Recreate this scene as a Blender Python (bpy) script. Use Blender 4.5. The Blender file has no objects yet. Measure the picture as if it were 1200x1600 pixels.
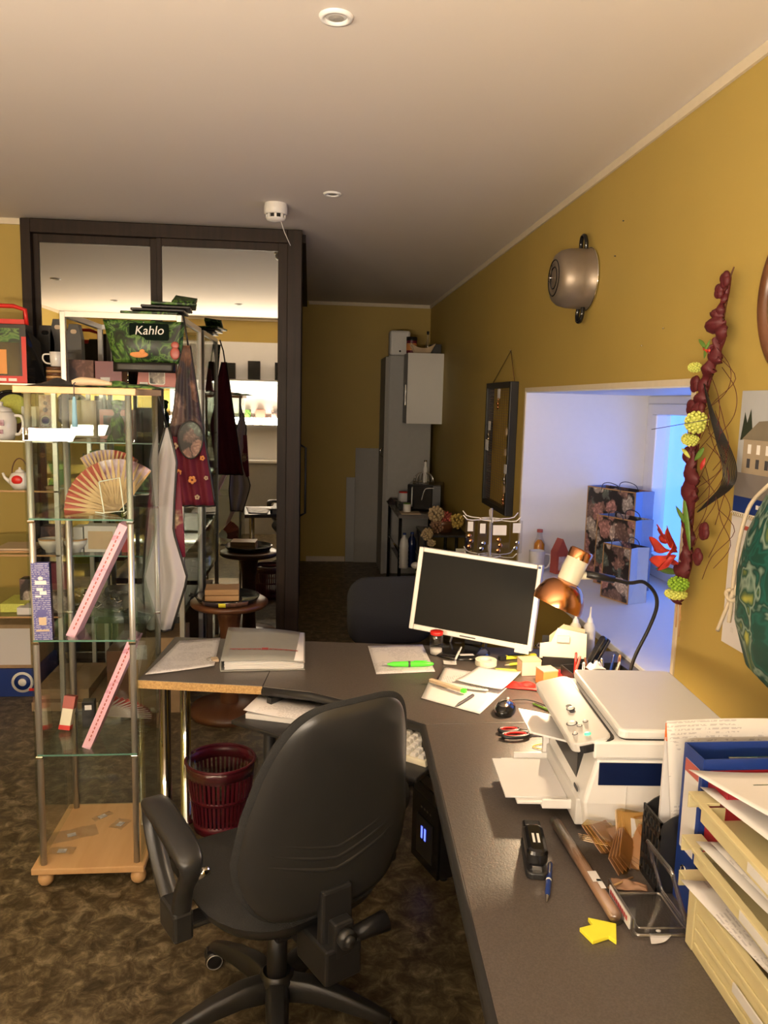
import bpy, math, random
from mathutils import Matrix, Vector, Euler
random.seed(7)
PI = math.pi
SC = bpy.context.scene
COL = SC.collection

# ------------------------------------------------------------------ camera, world, light, exposure
YAW, PITCH, ROLL, FPX = math.radians(5.5), math.radians(7.9), math.radians(1.45), 1240.0
CAM = Vector((0, 0, 1.70))
_f = Vector((math.sin(YAW)*math.cos(PITCH), math.cos(YAW)*math.cos(PITCH), -math.sin(PITCH)))
_r0 = Vector((math.cos(YAW), -math.sin(YAW), 0)); _d0 = _f.cross(_r0)
_r = _r0*math.cos(ROLL) - _d0*math.sin(ROLL); _d = _d0*math.cos(ROLL) + _r0*math.sin(ROLL)
cd = bpy.data.cameras.new('camera'); cam = bpy.data.objects.new('camera', cd); COL.objects.link(cam)
cd.sensor_fit = 'VERTICAL'; cd.sensor_height = 24; cd.lens = FPX/1600*24; cd.clip_start = .02
cam.matrix_world = Matrix(((_r.x, -_d.x, -_f.x, 0), (_r.y, -_d.y, -_f.y, 0), (_r.z, -_d.z, -_f.z, CAM.z), (0, 0, 0, 1)))
SC.camera = cam
w = bpy.data.worlds.new('world'); SC.world = w; w.use_nodes = True
bg = w.node_tree.nodes['Background']; bg.inputs[0].default_value = (.095, .27, 1, 1); bg.inputs[1].default_value = 3.3
def area(name, loc, rot, sx, sy, power, color, portal=False, spread=PI):
    l = bpy.data.lights.new(name, 'AREA'); l.shape = 'RECTANGLE'; l.size = sx; l.size_y = sy
    l.energy = power; l.color = color; l.cycles.is_portal = portal; l.spread = spread
    o = bpy.data.objects.new(name, l); COL.objects.link(o); o.location = loc; o.rotation_euler = rot; return o
WARM = (1, .82, .62)
LAMPW = 19
area('window_portal', (2.01, 3.48, 1.27), (0, PI/2, 0), .95, 1.9, 1, (1, 1, 1), True)
area('shelf_light_right', (-.45, -.36, 1.42), (math.radians(150), 0, 0), 1.5, .16, 150, WARM)
area('shelf_light_left', (-2.2, -.36, 1.42), (math.radians(150), 0, 0), 1.2, .16, 90, WARM)
SC.view_settings.view_transform = 'Standard'; SC.view_settings.look = 'None'
SC.view_settings.gamma = 1; SC.view_settings.exposure = -0.12; SC.view_settings.use_curve_mapping = False

# ------------------------------------------------------------------ mesh helper
class MB:
    def __init__(s): s.v = []; s.f = []; s.m = []; s.s = []
    def add(s, vs, fs, mi=0, smooth=False, M=None):
        b = len(s.v)
        for p in vs:
            p = Vector(p); s.v.append(tuple(M @ p) if M else tuple(p))
        for f in fs: s.f.append([b+i for i in f]); s.m.append(mi); s.s.append(smooth)
        return s
    def box(s, c, d, mi=0, M=None, rz=0):
        x, y, z = d[0]/2, d[1]/2, d[2]/2
        vs = [(i*x, j*y, k*z) for k in (-1, 1) for j in (-1, 1) for i in (-1, 1)]
        R = Matrix.Translation(c) @ Matrix.Rotation(rz, 4, 'Z')
        if M: R = M @ R
        return s.add(vs, [(0,2,3,1),(4,5,7,6),(0,1,5,4),(2,6,7,3),(0,4,6,2),(1,3,7,5)], mi, False, R)
    def b2(s, a, b, mi=0, M=None):
        return s.box([(a[i]+b[i])/2 for i in range(3)], [abs(b[i]-a[i]) for i in range(3)], mi, M)
    def prism(s, poly, z0, z1, mi=0, M=None):
        n = len(poly); ar = sum(poly[i][0]*poly[(i+1)%n][1]-poly[(i+1)%n][0]*poly[i][1] for i in range(n))
        if ar < 0: poly = poly[::-1]
        vs = [(p[0], p[1], z0) for p in poly]+[(p[0], p[1], z1) for p in poly]
        fs = [tuple(range(n))[::-1], tuple(range(n, 2*n))]+[(i, (i+1)%n, n+(i+1)%n, n+i) for i in range(n)]
        return s.add(vs, fs, mi, False, M)
    def tube(s, path, r, n=10, mi=0, closed=False, M=None):
        P = [Vector(p) for p in path]; k = len(P)
        rs = r if isinstance(r, (list, tuple)) else [r]*k
        T = []
        for i in range(k):
            a = P[(i-1) % k] if (closed or i > 0) else P[i]; b = P[(i+1) % k] if (closed or i < k-1) else P[i]
            t = (b-a); T.append(t.normalized() if t.length > 1e-9 else Vector((0, 0, 1)))
        up = Vector((0, 0, 1)) if abs(T[0].z) < .9 else Vector((1, 0, 0))
        nrm = T[0].cross(up).normalized(); vs = []
        for i in range(k):
            nrm = nrm - T[i]*nrm.dot(T[i])
            nrm = nrm.normalized() if nrm.length > 1e-6 else T[i].orthogonal().normalized()
            bn = T[i].cross(nrm)
            for j in range(n):
                a = 2*PI*j/n; vs.append(P[i]+(nrm*math.cos(a)+bn*math.sin(a))*rs[i])
        fs = []
        for i in range(k if closed else k-1):
            for j in range(n):
                a = i*n+j; b = i*n+(j+1) % n; c = ((i+1) % k)*n
                fs.append((a, b, c+(j+1) % n, c+j))
        if not closed: fs += [tuple(range(n))[::-1], tuple(range((k-1)*n, k*n))]
        return s.add(vs, fs, mi, True, M)
    def lathe(s, prof, n=28, mi=0, M=None, smooth=True, cap=False):
        vs = []; k = len(prof)
        for r, z in prof:
            for j in range(n): vs.append((r*math.cos(2*PI*j/n), r*math.sin(2*PI*j/n), z))
        fs = [(i*n+j, i*n+(j+1) % n, (i+1)*n+(j+1) % n, (i+1)*n+j) for i in range(k-1) for j in range(n)]
        if cap and prof[0][0] > 1e-5: fs.append(tuple(range(n))[::-1])
        if cap and prof[-1][0] > 1e-5: fs.append(tuple(range((k-1)*n, k*n)))
        return s.add(vs, fs, mi, smooth, M)
    def ball(s, c, r, n=14, mi=0, M=None):
        r = r if isinstance(r, (tuple, list)) else (r, r, r)
        prof = [(max(1e-4, math.sin(PI*i/8)), -math.cos(PI*i/8)) for i in range(9)]
        X = Matrix.Translation(c) @ Matrix.Diagonal((r[0], r[1], r[2], 1))
        return s.lathe(prof, n, mi, (M @ X) if M else X)
    def grid(s, fn, nu, nv, mi=0, M=None, smooth=True):
        vs = [fn(i/nu, j/nv) for j in range(nv+1) for i in range(nu+1)]
        fs = [(j*(nu+1)+i, j*(nu+1)+i+1, (j+1)*(nu+1)+i+1, (j+1)*(nu+1)+i) for j in range(nv) for i in range(nu)]
        return s.add(vs, fs, mi, smooth, M)
    def pillow(s, outl, df, db, cf=lambda x, z: 0, p=4, mif=0, mib=0, M=None):
        # outline in (x,z); bulges df towards +y and db towards -y
        n = len(outl); cx = sum(q[0] for q in outl)/n; cz = sum(q[1] for q in outl)/n
        sc = [1, .97, .9, .78, .6, .4, .2]
        for d, sg, mi in ((df, 1, mif), (db, -1, mib)):
            vs = []
            for k in sc:
                for x, z in outl:
                    X = cx+(x-cx)*k; Z = cz+(z-cz)*k
                    vs.append((X, cf(X, Z)+sg*d*(1-k**p)**(.5), Z))
            vs.append((cx, cf(cx, cz)+sg*d, cz)); m = len(sc)
            fs = [(i*n+j, i*n+(j+1) % n, (i+1)*n+(j+1) % n, (i+1)*n+j) for i in range(m-1) for j in range(n)]
            fs += [((m-1)*n+j, (m-1)*n+(j+1) % n, m*n) for j in range(n)]
            if sg > 0: fs = [f[::-1] for f in fs]
            s.add(vs, fs, mi, True, M)
        return s

def obj(name, mb, mat, parent=None, bevel=0, solid=0, sub=0, loc=None, rot=None):
    me = bpy.data.meshes.new(name); me.from_pydata(mb.v, [], mb.f)
    for m in (mat if isinstance(mat, (list, tuple)) else [mat]): me.materials.append(m)
    me.polygons.foreach_set('material_index', mb.m); me.polygons.foreach_set('use_smooth', mb.s)
    me.update()
    o = bpy.data.objects.new(name, me); COL.objects.link(o)
    if parent: o.parent = parent
    if loc: o.location = loc
    if rot: o.rotation_euler = rot
    if solid:
        md = o.modifiers.new('solid', 'SOLIDIFY'); md.thickness = solid; md.offset = 0
    if sub:
        md = o.modifiers.new('sub', 'SUBSURF'); md.levels = md.render_levels = sub
    if bevel:
        md = o.modifiers.new('bevel', 'BEVEL'); md.width = bevel; md.segments = 2; md.limit_method = 'ANGLE'; md.angle_limit = .7
    return o
def thing(name, label, cat, loc=(0, 0, 0), rz=0, group=None, rot=None):
    o = bpy.data.objects.new(name, None); COL.objects.link(o); o.empty_display_size = .05
    o.location = loc; o.rotation_euler = rot if rot else (0, 0, rz)
    o['label'] = label; o['category'] = cat
    if group: o['group'] = group
    return o
def tag(o, label, cat, group=None):
    o['label'] = label; o['category'] = cat
    if group: o['group'] = group
    return o
def struct(name, mb, mat, bevel=0, parent=None, solid=0):
    o = obj(name, mb, mat, parent, bevel, solid)
    if not parent: o['kind'] = 'structure'
    return o
def copy_tree(o, parent=None):
    c = o.copy(); COL.objects.link(c); c.parent = parent
    for ch in list(o.children): copy_tree(ch, c)
    return c
def text(name, body, size, mat, parent, M, ext=.0004, align='CENTER', shear=0):
    cu = bpy.data.curves.new(name, 'FONT'); cu.body = body; cu.size = size; cu.extrude = ext
    cu.align_x = align; cu.align_y = 'CENTER'; cu.shear = shear
    t = bpy.data.objects.new(name, cu); COL.objects.link(t)
    me = bpy.data.meshes.new_from_object(t.evaluated_get(bpy.context.evaluated_depsgraph_get()))
    bpy.data.objects.remove(t); me.materials.clear(); me.materials.append(mat)
    o = bpy.data.objects.new(name, me); COL.objects.link(o); o.parent = parent; o.matrix_local = M
    return o
def TM(loc, x, y):
    # matrix whose local x, y run along the given directions
    x = Vector(x).normalized(); y = Vector(y).normalized(); z = x.cross(y)
    return Matrix(((x.x, y.x, z.x, loc[0]), (x.y, y.y, z.y, loc[1]), (x.z, y.z, z.z, loc[2]), (0, 0, 0, 1)))
def rrect(w, h, r, n=5):
    pts = []
    for cx, cy, a0 in ((w/2-r, h/2-r, 0), (-w/2+r, h/2-r, PI/2), (-w/2+r, -h/2+r, PI), (w/2-r, -h/2+r, 1.5*PI)):
        for i in range(n+1):
            a = a0+PI/2*i/n; pts.append((cx+r*math.cos(a), cy+r*math.sin(a)))
    return pts
def smoothpath(P, n=6):
    P = [Vector(p) for p in P]; out = []
    for i in range(len(P)-1):
        a = P[max(i-1, 0)]; b = P[i]; c = P[i+1]; d = P[min(i+2, len(P)-1)]
        for k in range(n):
            t = k/n
            out.append(.5*((2*b)+(c-a)*t+(2*a-5*b+4*c-d)*t*t+(3*b-a-3*c+d)*t**3))
    return out+[P[-1]]

# ------------------------------------------------------------------ materials
def _new(name):
    m = bpy.data.materials.new(name); m.use_nodes = True
    nt = m.node_tree; return m, nt, nt.nodes['Principled BSDF']
def C(c): return (c[0], c[1], c[2], 1)
def mat(name, col, rough=.5, metal=0, var=.06, scale=30, bump=0, bscale=200, coat=0, emit=None, estr=0, spec=.5, sheen=0):
    m, nt, b = _new(name)
    b.inputs['Roughness'].default_value = rough; b.inputs['Metallic'].default_value = metal
    b.inputs['Specular IOR Level'].default_value = spec
    if coat: b.inputs['Coat Weight'].default_value = coat; b.inputs['Coat Roughness'].default_value = .08
    if sheen: b.inputs['Sheen Weight'].default_value = sheen
    tc = nt.nodes.new('ShaderNodeTexCoord'); nz = nt.nodes.new('ShaderNodeTexNoise'); nz.inputs['Scale'].default_value = scale
    nz.inputs['Detail'].default_value = 4
    nt.links.new(tc.outputs['Object'], nz.inputs['Vector'])
    mx = nt.nodes.new('ShaderNodeMix'); mx.data_type = 'RGBA'
    mx.inputs[6].default_value = C([x*(1-var) for x in col]); mx.inputs[7].default_value = C([min(1, x*(1+var)) for x in col])
    nt.links.new(nz.outputs['Fac'], mx.inputs[0]); nt.links.new(mx.outputs[2], b.inputs['Base Color'])
    if bump:
        n2 = nt.nodes.new('ShaderNodeTexNoise'); n2.inputs['Scale'].default_value = bscale; nt.links.new(tc.outputs['Object'], n2.inputs['Vector'])
        bp = nt.nodes.new('ShaderNodeBump'); bp.inputs['Strength'].default_value = bump; bp.inputs['Distance'].default_value = .002
        nt.links.new(n2.outputs['Fac'], bp.inputs['Height']); nt.links.new(bp.outputs[0], b.inputs['Normal'])
    if emit: b.inputs['Emission Color'].default_value = C(emit); b.inputs['Emission Strength'].default_value = estr
    return m
def ramp(nt, src, stops, interp='LINEAR'):
    r = nt.nodes.new('ShaderNodeValToRGB'); r.color_ramp.interpolation = interp
    e = r.color_ramp.elements
    while len(e) < len(stops): e.new(.5)
    for i, (p, c) in enumerate(stops): e[i].position = p; e[i].color = C(c)
    nt.links.new(src, r.inputs[0]); return r.outputs[0]
def mottled(name, stops, scale=8, rough=.5, detail=8, kind='noise', bump=0, dist=0, stretch=(1, 1, 1), interp='LINEAR', nrough=.6):
    m, nt, b = _new(name); b.inputs['Roughness'].default_value = rough
    tc = nt.nodes.new('ShaderNodeTexCoord'); mp = nt.nodes.new('ShaderNodeMapping'); mp.inputs['Scale'].default_value = stretch
    nt.links.new(tc.outputs['Object'], mp.inputs[0])
    if kind == 'noise':
        t = nt.nodes.new('ShaderNodeTexNoise'); t.inputs['Scale'].default_value = scale; t.inputs['Detail'].default_value = detail
        t.inputs['Roughness'].default_value = nrough; t.inputs['Distortion'].default_value = dist; out = t.outputs['Fac']
    else:
        t = nt.nodes.new('ShaderNodeTexVoronoi'); t.inputs['Scale'].default_value = scale; out = t.outputs['Distance' if kind == 'vor' else 'Color']
    if kind == 'cells':
        sp = nt.nodes.new('ShaderNodeSeparateColor'); nt.links.new(out, sp.inputs[0]); out = sp.outputs[0]
    if dist and kind != 'noise':
        n = nt.nodes.new('ShaderNodeTexNoise'); n.inputs['Scale'].default_value = scale*2; nt.links.new(mp.outputs[0], n.inputs['Vector'])
        ad = nt.nodes.new('ShaderNodeVectorMath'); ad.operation = 'MULTIPLY_ADD'; ad.inputs[1].default_value = (dist,)*3
        nt.links.new(n.outputs['Color'], ad.inputs[0]); nt.links.new(mp.outputs[0], ad.inputs[2]); nt.links.new(ad.outputs[0], t.inputs['Vector'])
    else: nt.links.new(mp.outputs[0], t.inputs['Vector'])
    nt.links.new(ramp(nt, out, stops, interp), b.inputs['Base Color'])
    if bump:
        bp = nt.nodes.new('ShaderNodeBump'); bp.inputs['Strength'].default_value = bump; bp.inputs['Distance'].default_value = .002
        nt.links.new(out, bp.inputs['Height']); nt.links.new(bp.outputs[0], b.inputs['Normal'])
    return m
def glass(name, tint=(.9, .97, .93), refl=.12, rough=0.0, minr=.03):
    m, nt, b = _new(name); nt.nodes.remove(b); out = nt.nodes['Material Output']
    tr = nt.nodes.new('ShaderNodeBsdfTransparent'); tr.inputs[0].default_value = C(tint)
    gl = nt.nodes.new('ShaderNodeBsdfGlossy'); gl.inputs['Roughness'].default_value = rough
    lw = nt.nodes.new('ShaderNodeLayerWeight'); lw.inputs['Blend'].default_value = .5
    pw = nt.nodes.new('ShaderNodeMath'); pw.operation = 'POWER'; pw.inputs[1].default_value = 4.5 if refl < .2 else 3
    nt.links.new(lw.outputs['Facing'], pw.inputs[0])
    ad = nt.nodes.new('ShaderNodeMath'); ad.operation = 'MULTIPLY_ADD'; ad.inputs[1].default_value = .75; ad.inputs[2].default_value = minr; ad.use_clamp = True
    nt.links.new(pw.outputs[0], ad.inputs[0])
    mx = nt.nodes.new('ShaderNodeMixShader'); nt.links.new(ad.outputs[0], mx.inputs[0])
    nt.links.new(tr.outputs[0], mx.inputs[1]); nt.links.new(gl.outputs[0], mx.inputs[2]); nt.links.new(mx.outputs[0], out.inputs[0])
    return m
def printed(name, base, ink, scale=120, axis='X', amount=.5, rough=.6, region=None, lines=1.0):
    # rows of small broken marks, as print on paper; axis = direction the text runs along
    m, nt, b = _new(name); b.inputs['Roughness'].default_value = rough
    tc = nt.nodes.new('ShaderNodeTexCoord'); mp = nt.nodes.new('ShaderNodeMapping')
    st = {'X': (scale*.5, scale*.0001, scale*.0001), 'Y': (scale*.0001, scale*.5, scale*.0001), 'Z': (scale*.0001, scale*.0001, scale*.5)}
    nt.links.new(tc.outputs['Object'], mp.inputs[0])
    wv = nt.nodes.new('ShaderNodeTexWave'); wv.bands_direction = {'X': 'Y', 'Y': 'X', 'Z': 'Z', 'W': 'Z'}[axis]
    wv.inputs['Scale'].default_value = scale*.35*lines; nt.links.new(tc.outputs['Object'], wv.inputs['Vector'])
    nz = nt.nodes.new('ShaderNodeTexNoise'); nz.inputs['Scale'].default_value = scale*1.4; nz.inputs['Detail'].default_value = 1
    nt.links.new(tc.outputs['Object'], nz.inputs['Vector'])
    n2 = nt.nodes.new('ShaderNodeTexNoise'); n2.inputs['Scale'].default_value = scale*.12; nt.links.new(tc.outputs['Object'], n2.inputs['Vector'])
    def mth(op, a, bb):
        k = nt.nodes.new('ShaderNodeMath'); k.operation = op; k.use_clamp = True
        for i, q in enumerate((a, bb)):
            if isinstance(q, (int, float)): k.inputs[i].default_value = q
            else: nt.links.new(q, k.inputs[i])
        return k.outputs[0]
    f = mth('MULTIPLY', mth('GREATER_THAN', wv.outputs['Fac'], .55), mth('GREATER_THAN', nz.outputs['Fac'], .47))
    f = mth('MULTIPLY', f, mth('GREATER_THAN', n2.outputs['Fac'], 1-amount-.05))
    f = mth('MULTIPLY', f, .5)
    mx = nt.nodes.new('ShaderNodeMix'); mx.data_type = 'RGBA'; mx.inputs[6].default_value = C(base); mx.inputs[7].default_value = C(ink)
    nt.links.new(f, mx.inputs[0]); nt.links.new(mx.outputs[2], b.inputs['Base Color'])
    return m

def floral(name, dark, tones, scale=11, size=.42, rough=.45, sz=None):
    # blooms of several tones on a dark ground
    m, nt, b = _new(name); b.inputs['Roughness'].default_value = rough
    tc = nt.nodes.new('ShaderNodeTexCoord'); mp = nt.nodes.new('ShaderNodeMapping'); mp.inputs['Scale'].default_value = sz or (1, 1, 1)
    nt.links.new(tc.outputs['Object'], mp.inputs[0])
    nz = nt.nodes.new('ShaderNodeTexNoise'); nz.inputs['Scale'].default_value = scale*2.2; nz.inputs['Detail'].default_value = 3; nt.links.new(mp.outputs[0], nz.inputs['Vector'])
    ad = nt.nodes.new('ShaderNodeVectorMath'); ad.operation = 'MULTIPLY_ADD'; ad.inputs[1].default_value = (.07*11/scale,)*3
    nt.links.new(nz.outputs['Color'], ad.inputs[0]); nt.links.new(mp.outputs[0], ad.inputs[2])
    vo = nt.nodes.new('ShaderNodeTexVoronoi'); vo.inputs['Scale'].default_value = scale; nt.links.new(ad.outputs[0], vo.inputs['Vector'])
    sp = nt.nodes.new('ShaderNodeSeparateColor'); nt.links.new(vo.outputs['Color'], sp.inputs[0])
    tone = ramp(nt, sp.outputs[0], [((i+.0)/len(tones), t) for i, t in enumerate(tones)], 'CONSTANT')
    v2 = nt.nodes.new('ShaderNodeTexVoronoi'); v2.inputs['Scale'].default_value = scale*4.5; nt.links.new(ad.outputs[0], v2.inputs['Vector'])
    pet = ramp(nt, v2.outputs['Distance'], [(.1, (1, 1, 1)), (.6, (.45, .42, .43))])
    mu = nt.nodes.new('ShaderNodeMix'); mu.data_type = 'RGBA'; mu.blend_type = 'MULTIPLY'; mu.inputs[0].default_value = 1
    nt.links.new(tone, mu.inputs[6]); nt.links.new(pet, mu.inputs[7])
    msk = ramp(nt, vo.outputs['Distance'], [(size, (1, 1, 1)), (size+.12, (0, 0, 0))])
    mx = nt.nodes.new('ShaderNodeMix'); mx.data_type = 'RGBA'; mx.inputs[6].default_value = C(dark)
    nt.links.new(msk, mx.inputs[0]); nt.links.new(mu.outputs[2], mx.inputs[7]); nt.links.new(mx.outputs[2], b.inputs['Base Color'])
    return m

M = {}
M['wall'] = mat('yellow_paint', (.43, .312, .075), .62, var=.05, scale=3, bump=.15, bscale=90)
M['ceiling'] = mat('ceiling_paint', (.70, .645, .60), .75, var=.02, scale=2)
M['cornice'] = mat('cream_paint', (.66, .58, .44), .6)
M['whitepaint'] = mat('white_paint', (.80, .80, .80), .45, var=.02)
M['upvc'] = mat('window_plastic', (.85, .86, .88), .25, var=.01)
M['floor'] = mottled('linoleum', [(.32, (.022, .015, .008)), (.45, (.065, .048, .024)), (.54, (.13, .10, .055)), (.68, (.30, .25, .16))], 17, .42, 10, dist=.6, nrough=.72)
M['mirror'] = mat('mirror_glass', (.44, .44, .42), .01, 1, var=0)
M['wenge'] = mottled('dark_wood_frame', [(.3, (.012, .007, .005)), (.7, (.030, .017, .011))], 30, .5, stretch=(1, 1, .05))
M['wenge'].node_tree.nodes['Principled BSDF'].inputs['Specular IOR Level'].default_value = .25
M['alu'] = mat('brushed_aluminium', (.55, .54, .51), .35, .75)
M['chrome'] = mat('chrome', (.75, .73, .70), .09, 1, var=0)
M['desk'] = mottled('desk_laminate', [(.35, (.065, .054, .046)), (.65, (.10, .083, .072))], 260, .38, 3, bump=.3)
M['desk'].node_tree.nodes['Principled BSDF'].inputs['Specular IOR Level'].default_value = .9
M['deskedge'] = mat('black_edging', (.02, .02, .02), .4)
M['chip'] = mottled('raw_chipboard', [(.3, (.36, .20, .07)), (.7, (.62, .40, .16))], 160, .8, 3)
M['beech'] = mottled('beech_laminate', [(.3, (.56, .33, .145)), (.7, (.66, .42, .20))], 14, .35, 5, stretch=(1, .12, 1))
M['black'] = mat('black_plastic', (.016, .016, .017), .38)
M['blackgloss'] = mat('black_gloss_plastic', (.010, .010, .011), .12)
M['shell'] = mat('grey_shell_plastic', (.021, .021, .021), .34, bump=.12, bscale=500)
M['fabric'] = mat('charcoal_fabric', (.028, .028, .028), .95, bump=.8, bscale=500, var=.25, scale=300, spec=.2)
M['white'] = mat('white_plastic', (.76, .75, .73), .35, var=.015)
M['printergrey'] = mat('light_grey_plastic', (.60, .59, .57), .42, var=.02)
M['navy'] = mat('navy_gloss_plastic', (.006, .012, .05), .18)
M['silverbezel'] = mat('silver_bezel', (.66, .64, .60), .35, .25)
M['screen'] = mat('dark_screen', (.010, .010, .009), .4, var=0, spec=.08)
M['copper'] = mat('copper', (.80, .36, .17), .2, 1)
M['cream'] = mat('cream_plastic', (.56, .49, .27), .45)
M['creamlamp'] = mat('cream_lamp_plastic', (.80, .76, .60), .4)
M['paper'] = mat('white_paper', (.66, .645, .64), .7, var=.02)
M['paperprint'] = printed('printed_paper', (.66, .64, .65), (.25, .24, .26), 110, 'X', .48)
M['paperprintZ'] = printed('printed_paper_upright', (.62, .60, .57), (.25, .24, .26), 110, 'W', .45)
M['paperprintY'] = printed('printed_paper_side', (.62, .60, .585), (.25, .24, .26), 110, 'Y', .45)
M['blue'] = mat('blue_binder', (.010, .035, .20), .35)
M['red'] = mat('dark_red_binder', (.28, .012, .02), .4)
M['brightred'] = mat('bright_red_plastic', (.62, .02, .015), .35)
M['basket'] = mat('wine_red_plastic', (.105, .007, .016), .35)
M['card'] = mottled('cardboard', [(.3, (.30, .20, .11)), (.7, (.38, .26, .15))], 20, .8)
M['greenneon'] = mat('neon_green_plastic', (.10, .80, .05), .3)
M['yellow'] = mat('yellow_foam', (.88, .80, .05), .6)
M['orange'] = mat('orange_card', (.80, .33, .10), .6)
M['glass'] = glass('cabinet_glass', (.93, .975, .95), .10)
M['pane'] = glass('window_glass', (.97, .98, 1), .08)
M['clear'] = glass('clear_plastic', (.93, .93, .92), .35, .06, .05)
M['acrylic'] = glass('acrylic', (.93, .93, .93), .3, .06, .06)
M['acrylrim'] = glass('acrylic_rim', (.92, .92, .92), .3, .12, .26)
M['film'] = glass('plastic_film', (.90, .90, .90), .4, .15, .08)
M['ambfilm'] = glass('amber_film', (.92, .80, .55), .3, .12, .06)
M['glassedge'] = mat('glass_edge', (.10, .22, .17), .2)
M['grey'] = mat('grey_laminate', (.40, .40, .38), .5)
M['folder'] = mat('grey_folder_card', (.27, .27, .25), .5)
M['wood'] = mottled('brown_wood', [(.3, (.085, .032, .014)), (.7, (.15, .062, .028))], 12, .3, 5, stretch=(1, .1, 1))
M['lightwood'] = mottled('light_wood', [(.3, (.42, .24, .10)), (.7, (.54, .33, .15))], 20, .5, 5, stretch=(.1, 1, 1))
M['pot'] = mat('grey_brown_enamel', (.27, .22, .17), .42, .6)
M['flora_dark'] = floral('dark_floral_print', (.03, .025, .025), [(.85, .72, .62), (.66, .36, .32), (.30, .20, .17), (.72, .66, .58), (.22, .28, .24), (.50, .30, .24)], 12, .50)
M['flora_red'] = floral('burgundy_floral_print', (.16, .008, .03), [(.55, .38, .20), (.35, .03, .04), (.16, .008, .03), (.60, .45, .28), (.20, .02, .06)], 9, .24, .6, (1, .25, 1))
M['flora_brown'] = floral('brown_floral_print', (.03, .02, .03), [(.20, .09, .05), (.30, .20, .18), (.09, .05, .07), (.26, .13, .10), (.05, .07, .04)], 9, .5, .6, (1, .25, .7))
M['jungle'] = mottled('green_leaf_print', [(.33, (.003, .008, .004)), (.45, (.010, .035, .006)), (.50, (.05, .15, .02)), (.55, (.13, .24, .05)), (.60, (.012, .045, .010)), (.72, (.003, .010, .004))], 10, .4, 2, dist=2.2)
M['pink'] = mottled('pink_floral_paper', [(.35, (.80, .50, .58)), (.55, (.78, .46, .60)), (.7, (.42, .10, .22))], 9, .5, 3, dist=1)
M['mauve'] = mottled('mauve_print', [(.35, (.72, .62, .70)), (.55, (.45, .28, .36)), (.66, (.22, .08, .10))], 16, .5, 3)
M['wine'] = mat('wine_red_card', (.16, .012, .028), .35)
M['rose'] = mat('dusty_red_card', (.42, .09, .07), .35)
M['blackcard'] = mat('black_card', (.014, .013, .012), .35)
M['violet'] = printed('violet_printed_card', (.10, .10, .30), (.65, .65, .75), 130, 'W', .55)
M['ceramic'] = mat('white_ceramic', (.78, .77, .74), .15, coat=.4)
M['sand'] = mat('sand_card', (.55, .42, .28), .6)
M['leafgreen'] = mat('leaf_green', (.10, .20, .03), .5)
M['darkgreen'] = mat('dark_green_cloth', (.005, .05, .035), .7)
M['burgundy'] = mat('burgundy_cloth', (.085, .006, .010), .6)
M['limeflower'] = mat('lime_flower', (.58, .62, .13), .7, var=.25, scale=120)
M['greenpom'] = mat('green_pompom', (.24, .42, .03), .8, var=.3, scale=150)
M['petalred'] = mottled('red_petal', [(.3, (.28, .01, .02)), (.7, (.60, .05, .02))], 18, .45)
M['rope'] = mat('beige_rope', (.55, .47, .34), .9, bump=.6, bscale=300)
M['bulb'] = mat('lamp_bulb', (1, .9, .7), .5, emit=(1, .80, .5), estr=12)
M['tubelight'] = mat('tube_light', (1, 1, 1), .5, emit=(1, .88, .68), estr=22)
M['ledgreen'] = mat('green_led', (.1, .6, .3), .4, emit=(.1, .9, .4), estr=1.2)
M['ledblue'] = mat('blue_led', (.1, .1, .8), .4, emit=(.08, .12, 1), estr=4)
M['concrete'] = mat('grey_board', (.38, .37, .34), .8)
M['brown'] = mat('brown_paper', (.30, .17, .10), .6, bump=.2, bscale=60)
M['redink'] = mat('red_ink', (.35, .05, .05), .6)
M['whiteink'] = mat('white_ink', (.82, .80, .76), .5)
M['darkink'] = mat('dark_ink', (.05, .05, .06), .6)

# ------------------------------------------------------------------ the room
XW, YB, H = 1.238, 8.34, 2.70
XL, YR = -3.05, -.52
NY0, NY1, NZ0, NZ1, XO = 2.50, 4.505, .755, 1.778, 2.06
struct('floor', MB().b2((XL-.1, YR-.1, -.08), (XO+.1, YB+.1, 0)), M['floor'])
struct('ceiling', MB().b2((XL-.1, YR-.1, H), (XO+.1, YB+.1, H+.1)), M['ceiling'])
struct('wall_back', MB().b2((XL-.1, YB, 0), (XW, YB+.1, H)), M['wall'])
struct('wall_left', MB().b2((XL-.1, YR-.1, 0), (XL, YB, H)), M['wall'])
struct('wall_rear', MB().b2((XL, YR-.1, 0), (XW, YR, H)), M['wall'])
mb = MB()
mb.b2((XW, YR-.1, 0), (XO, NY0, H)); mb.b2((XW, NY1, 0), (XO, YB+.1, H))
mb.b2((XW, NY0, 0), (XO, NY1, NZ0-.03)); mb.b2((XW, NY0, NZ1), (XO, NY1, H))
struct('wall_right', mb, M['wall'])
# white lining of the window niche, sill board, edge trim
e = .006
mb = MB(); mb.b2((XW-.002, NY1-e, NZ0), (XO, NY1, NZ1)); mb.b2((XW-.002, NY0, NZ0), (XO, NY0+e, NZ1)); mb.b2((XW-.002, NY0+e, NZ1-e), (XO, NY1-e, NZ1))
struct('trim_1', mb, M['whitepaint'])
struct('trim_2', MB().b2((XW-.012, NY0, NZ0-.03), (XO, NY1, NZ0)), M['whitepaint'], bevel=.004)
mb = MB(); mb.b2((XW-.006, NY0-.02, NZ1), (XW-.0005, NY1+.02, NZ1+.022)); mb.b2((XW-.006, NY1, NZ0), (XW-.0005, NY1+.022, NZ1)); mb.b2((XW-.006, NY0-.022, NZ0), (XW-.0005, NY0, NZ1))
struct('trim_3', mb, M['cornice'])
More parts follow.
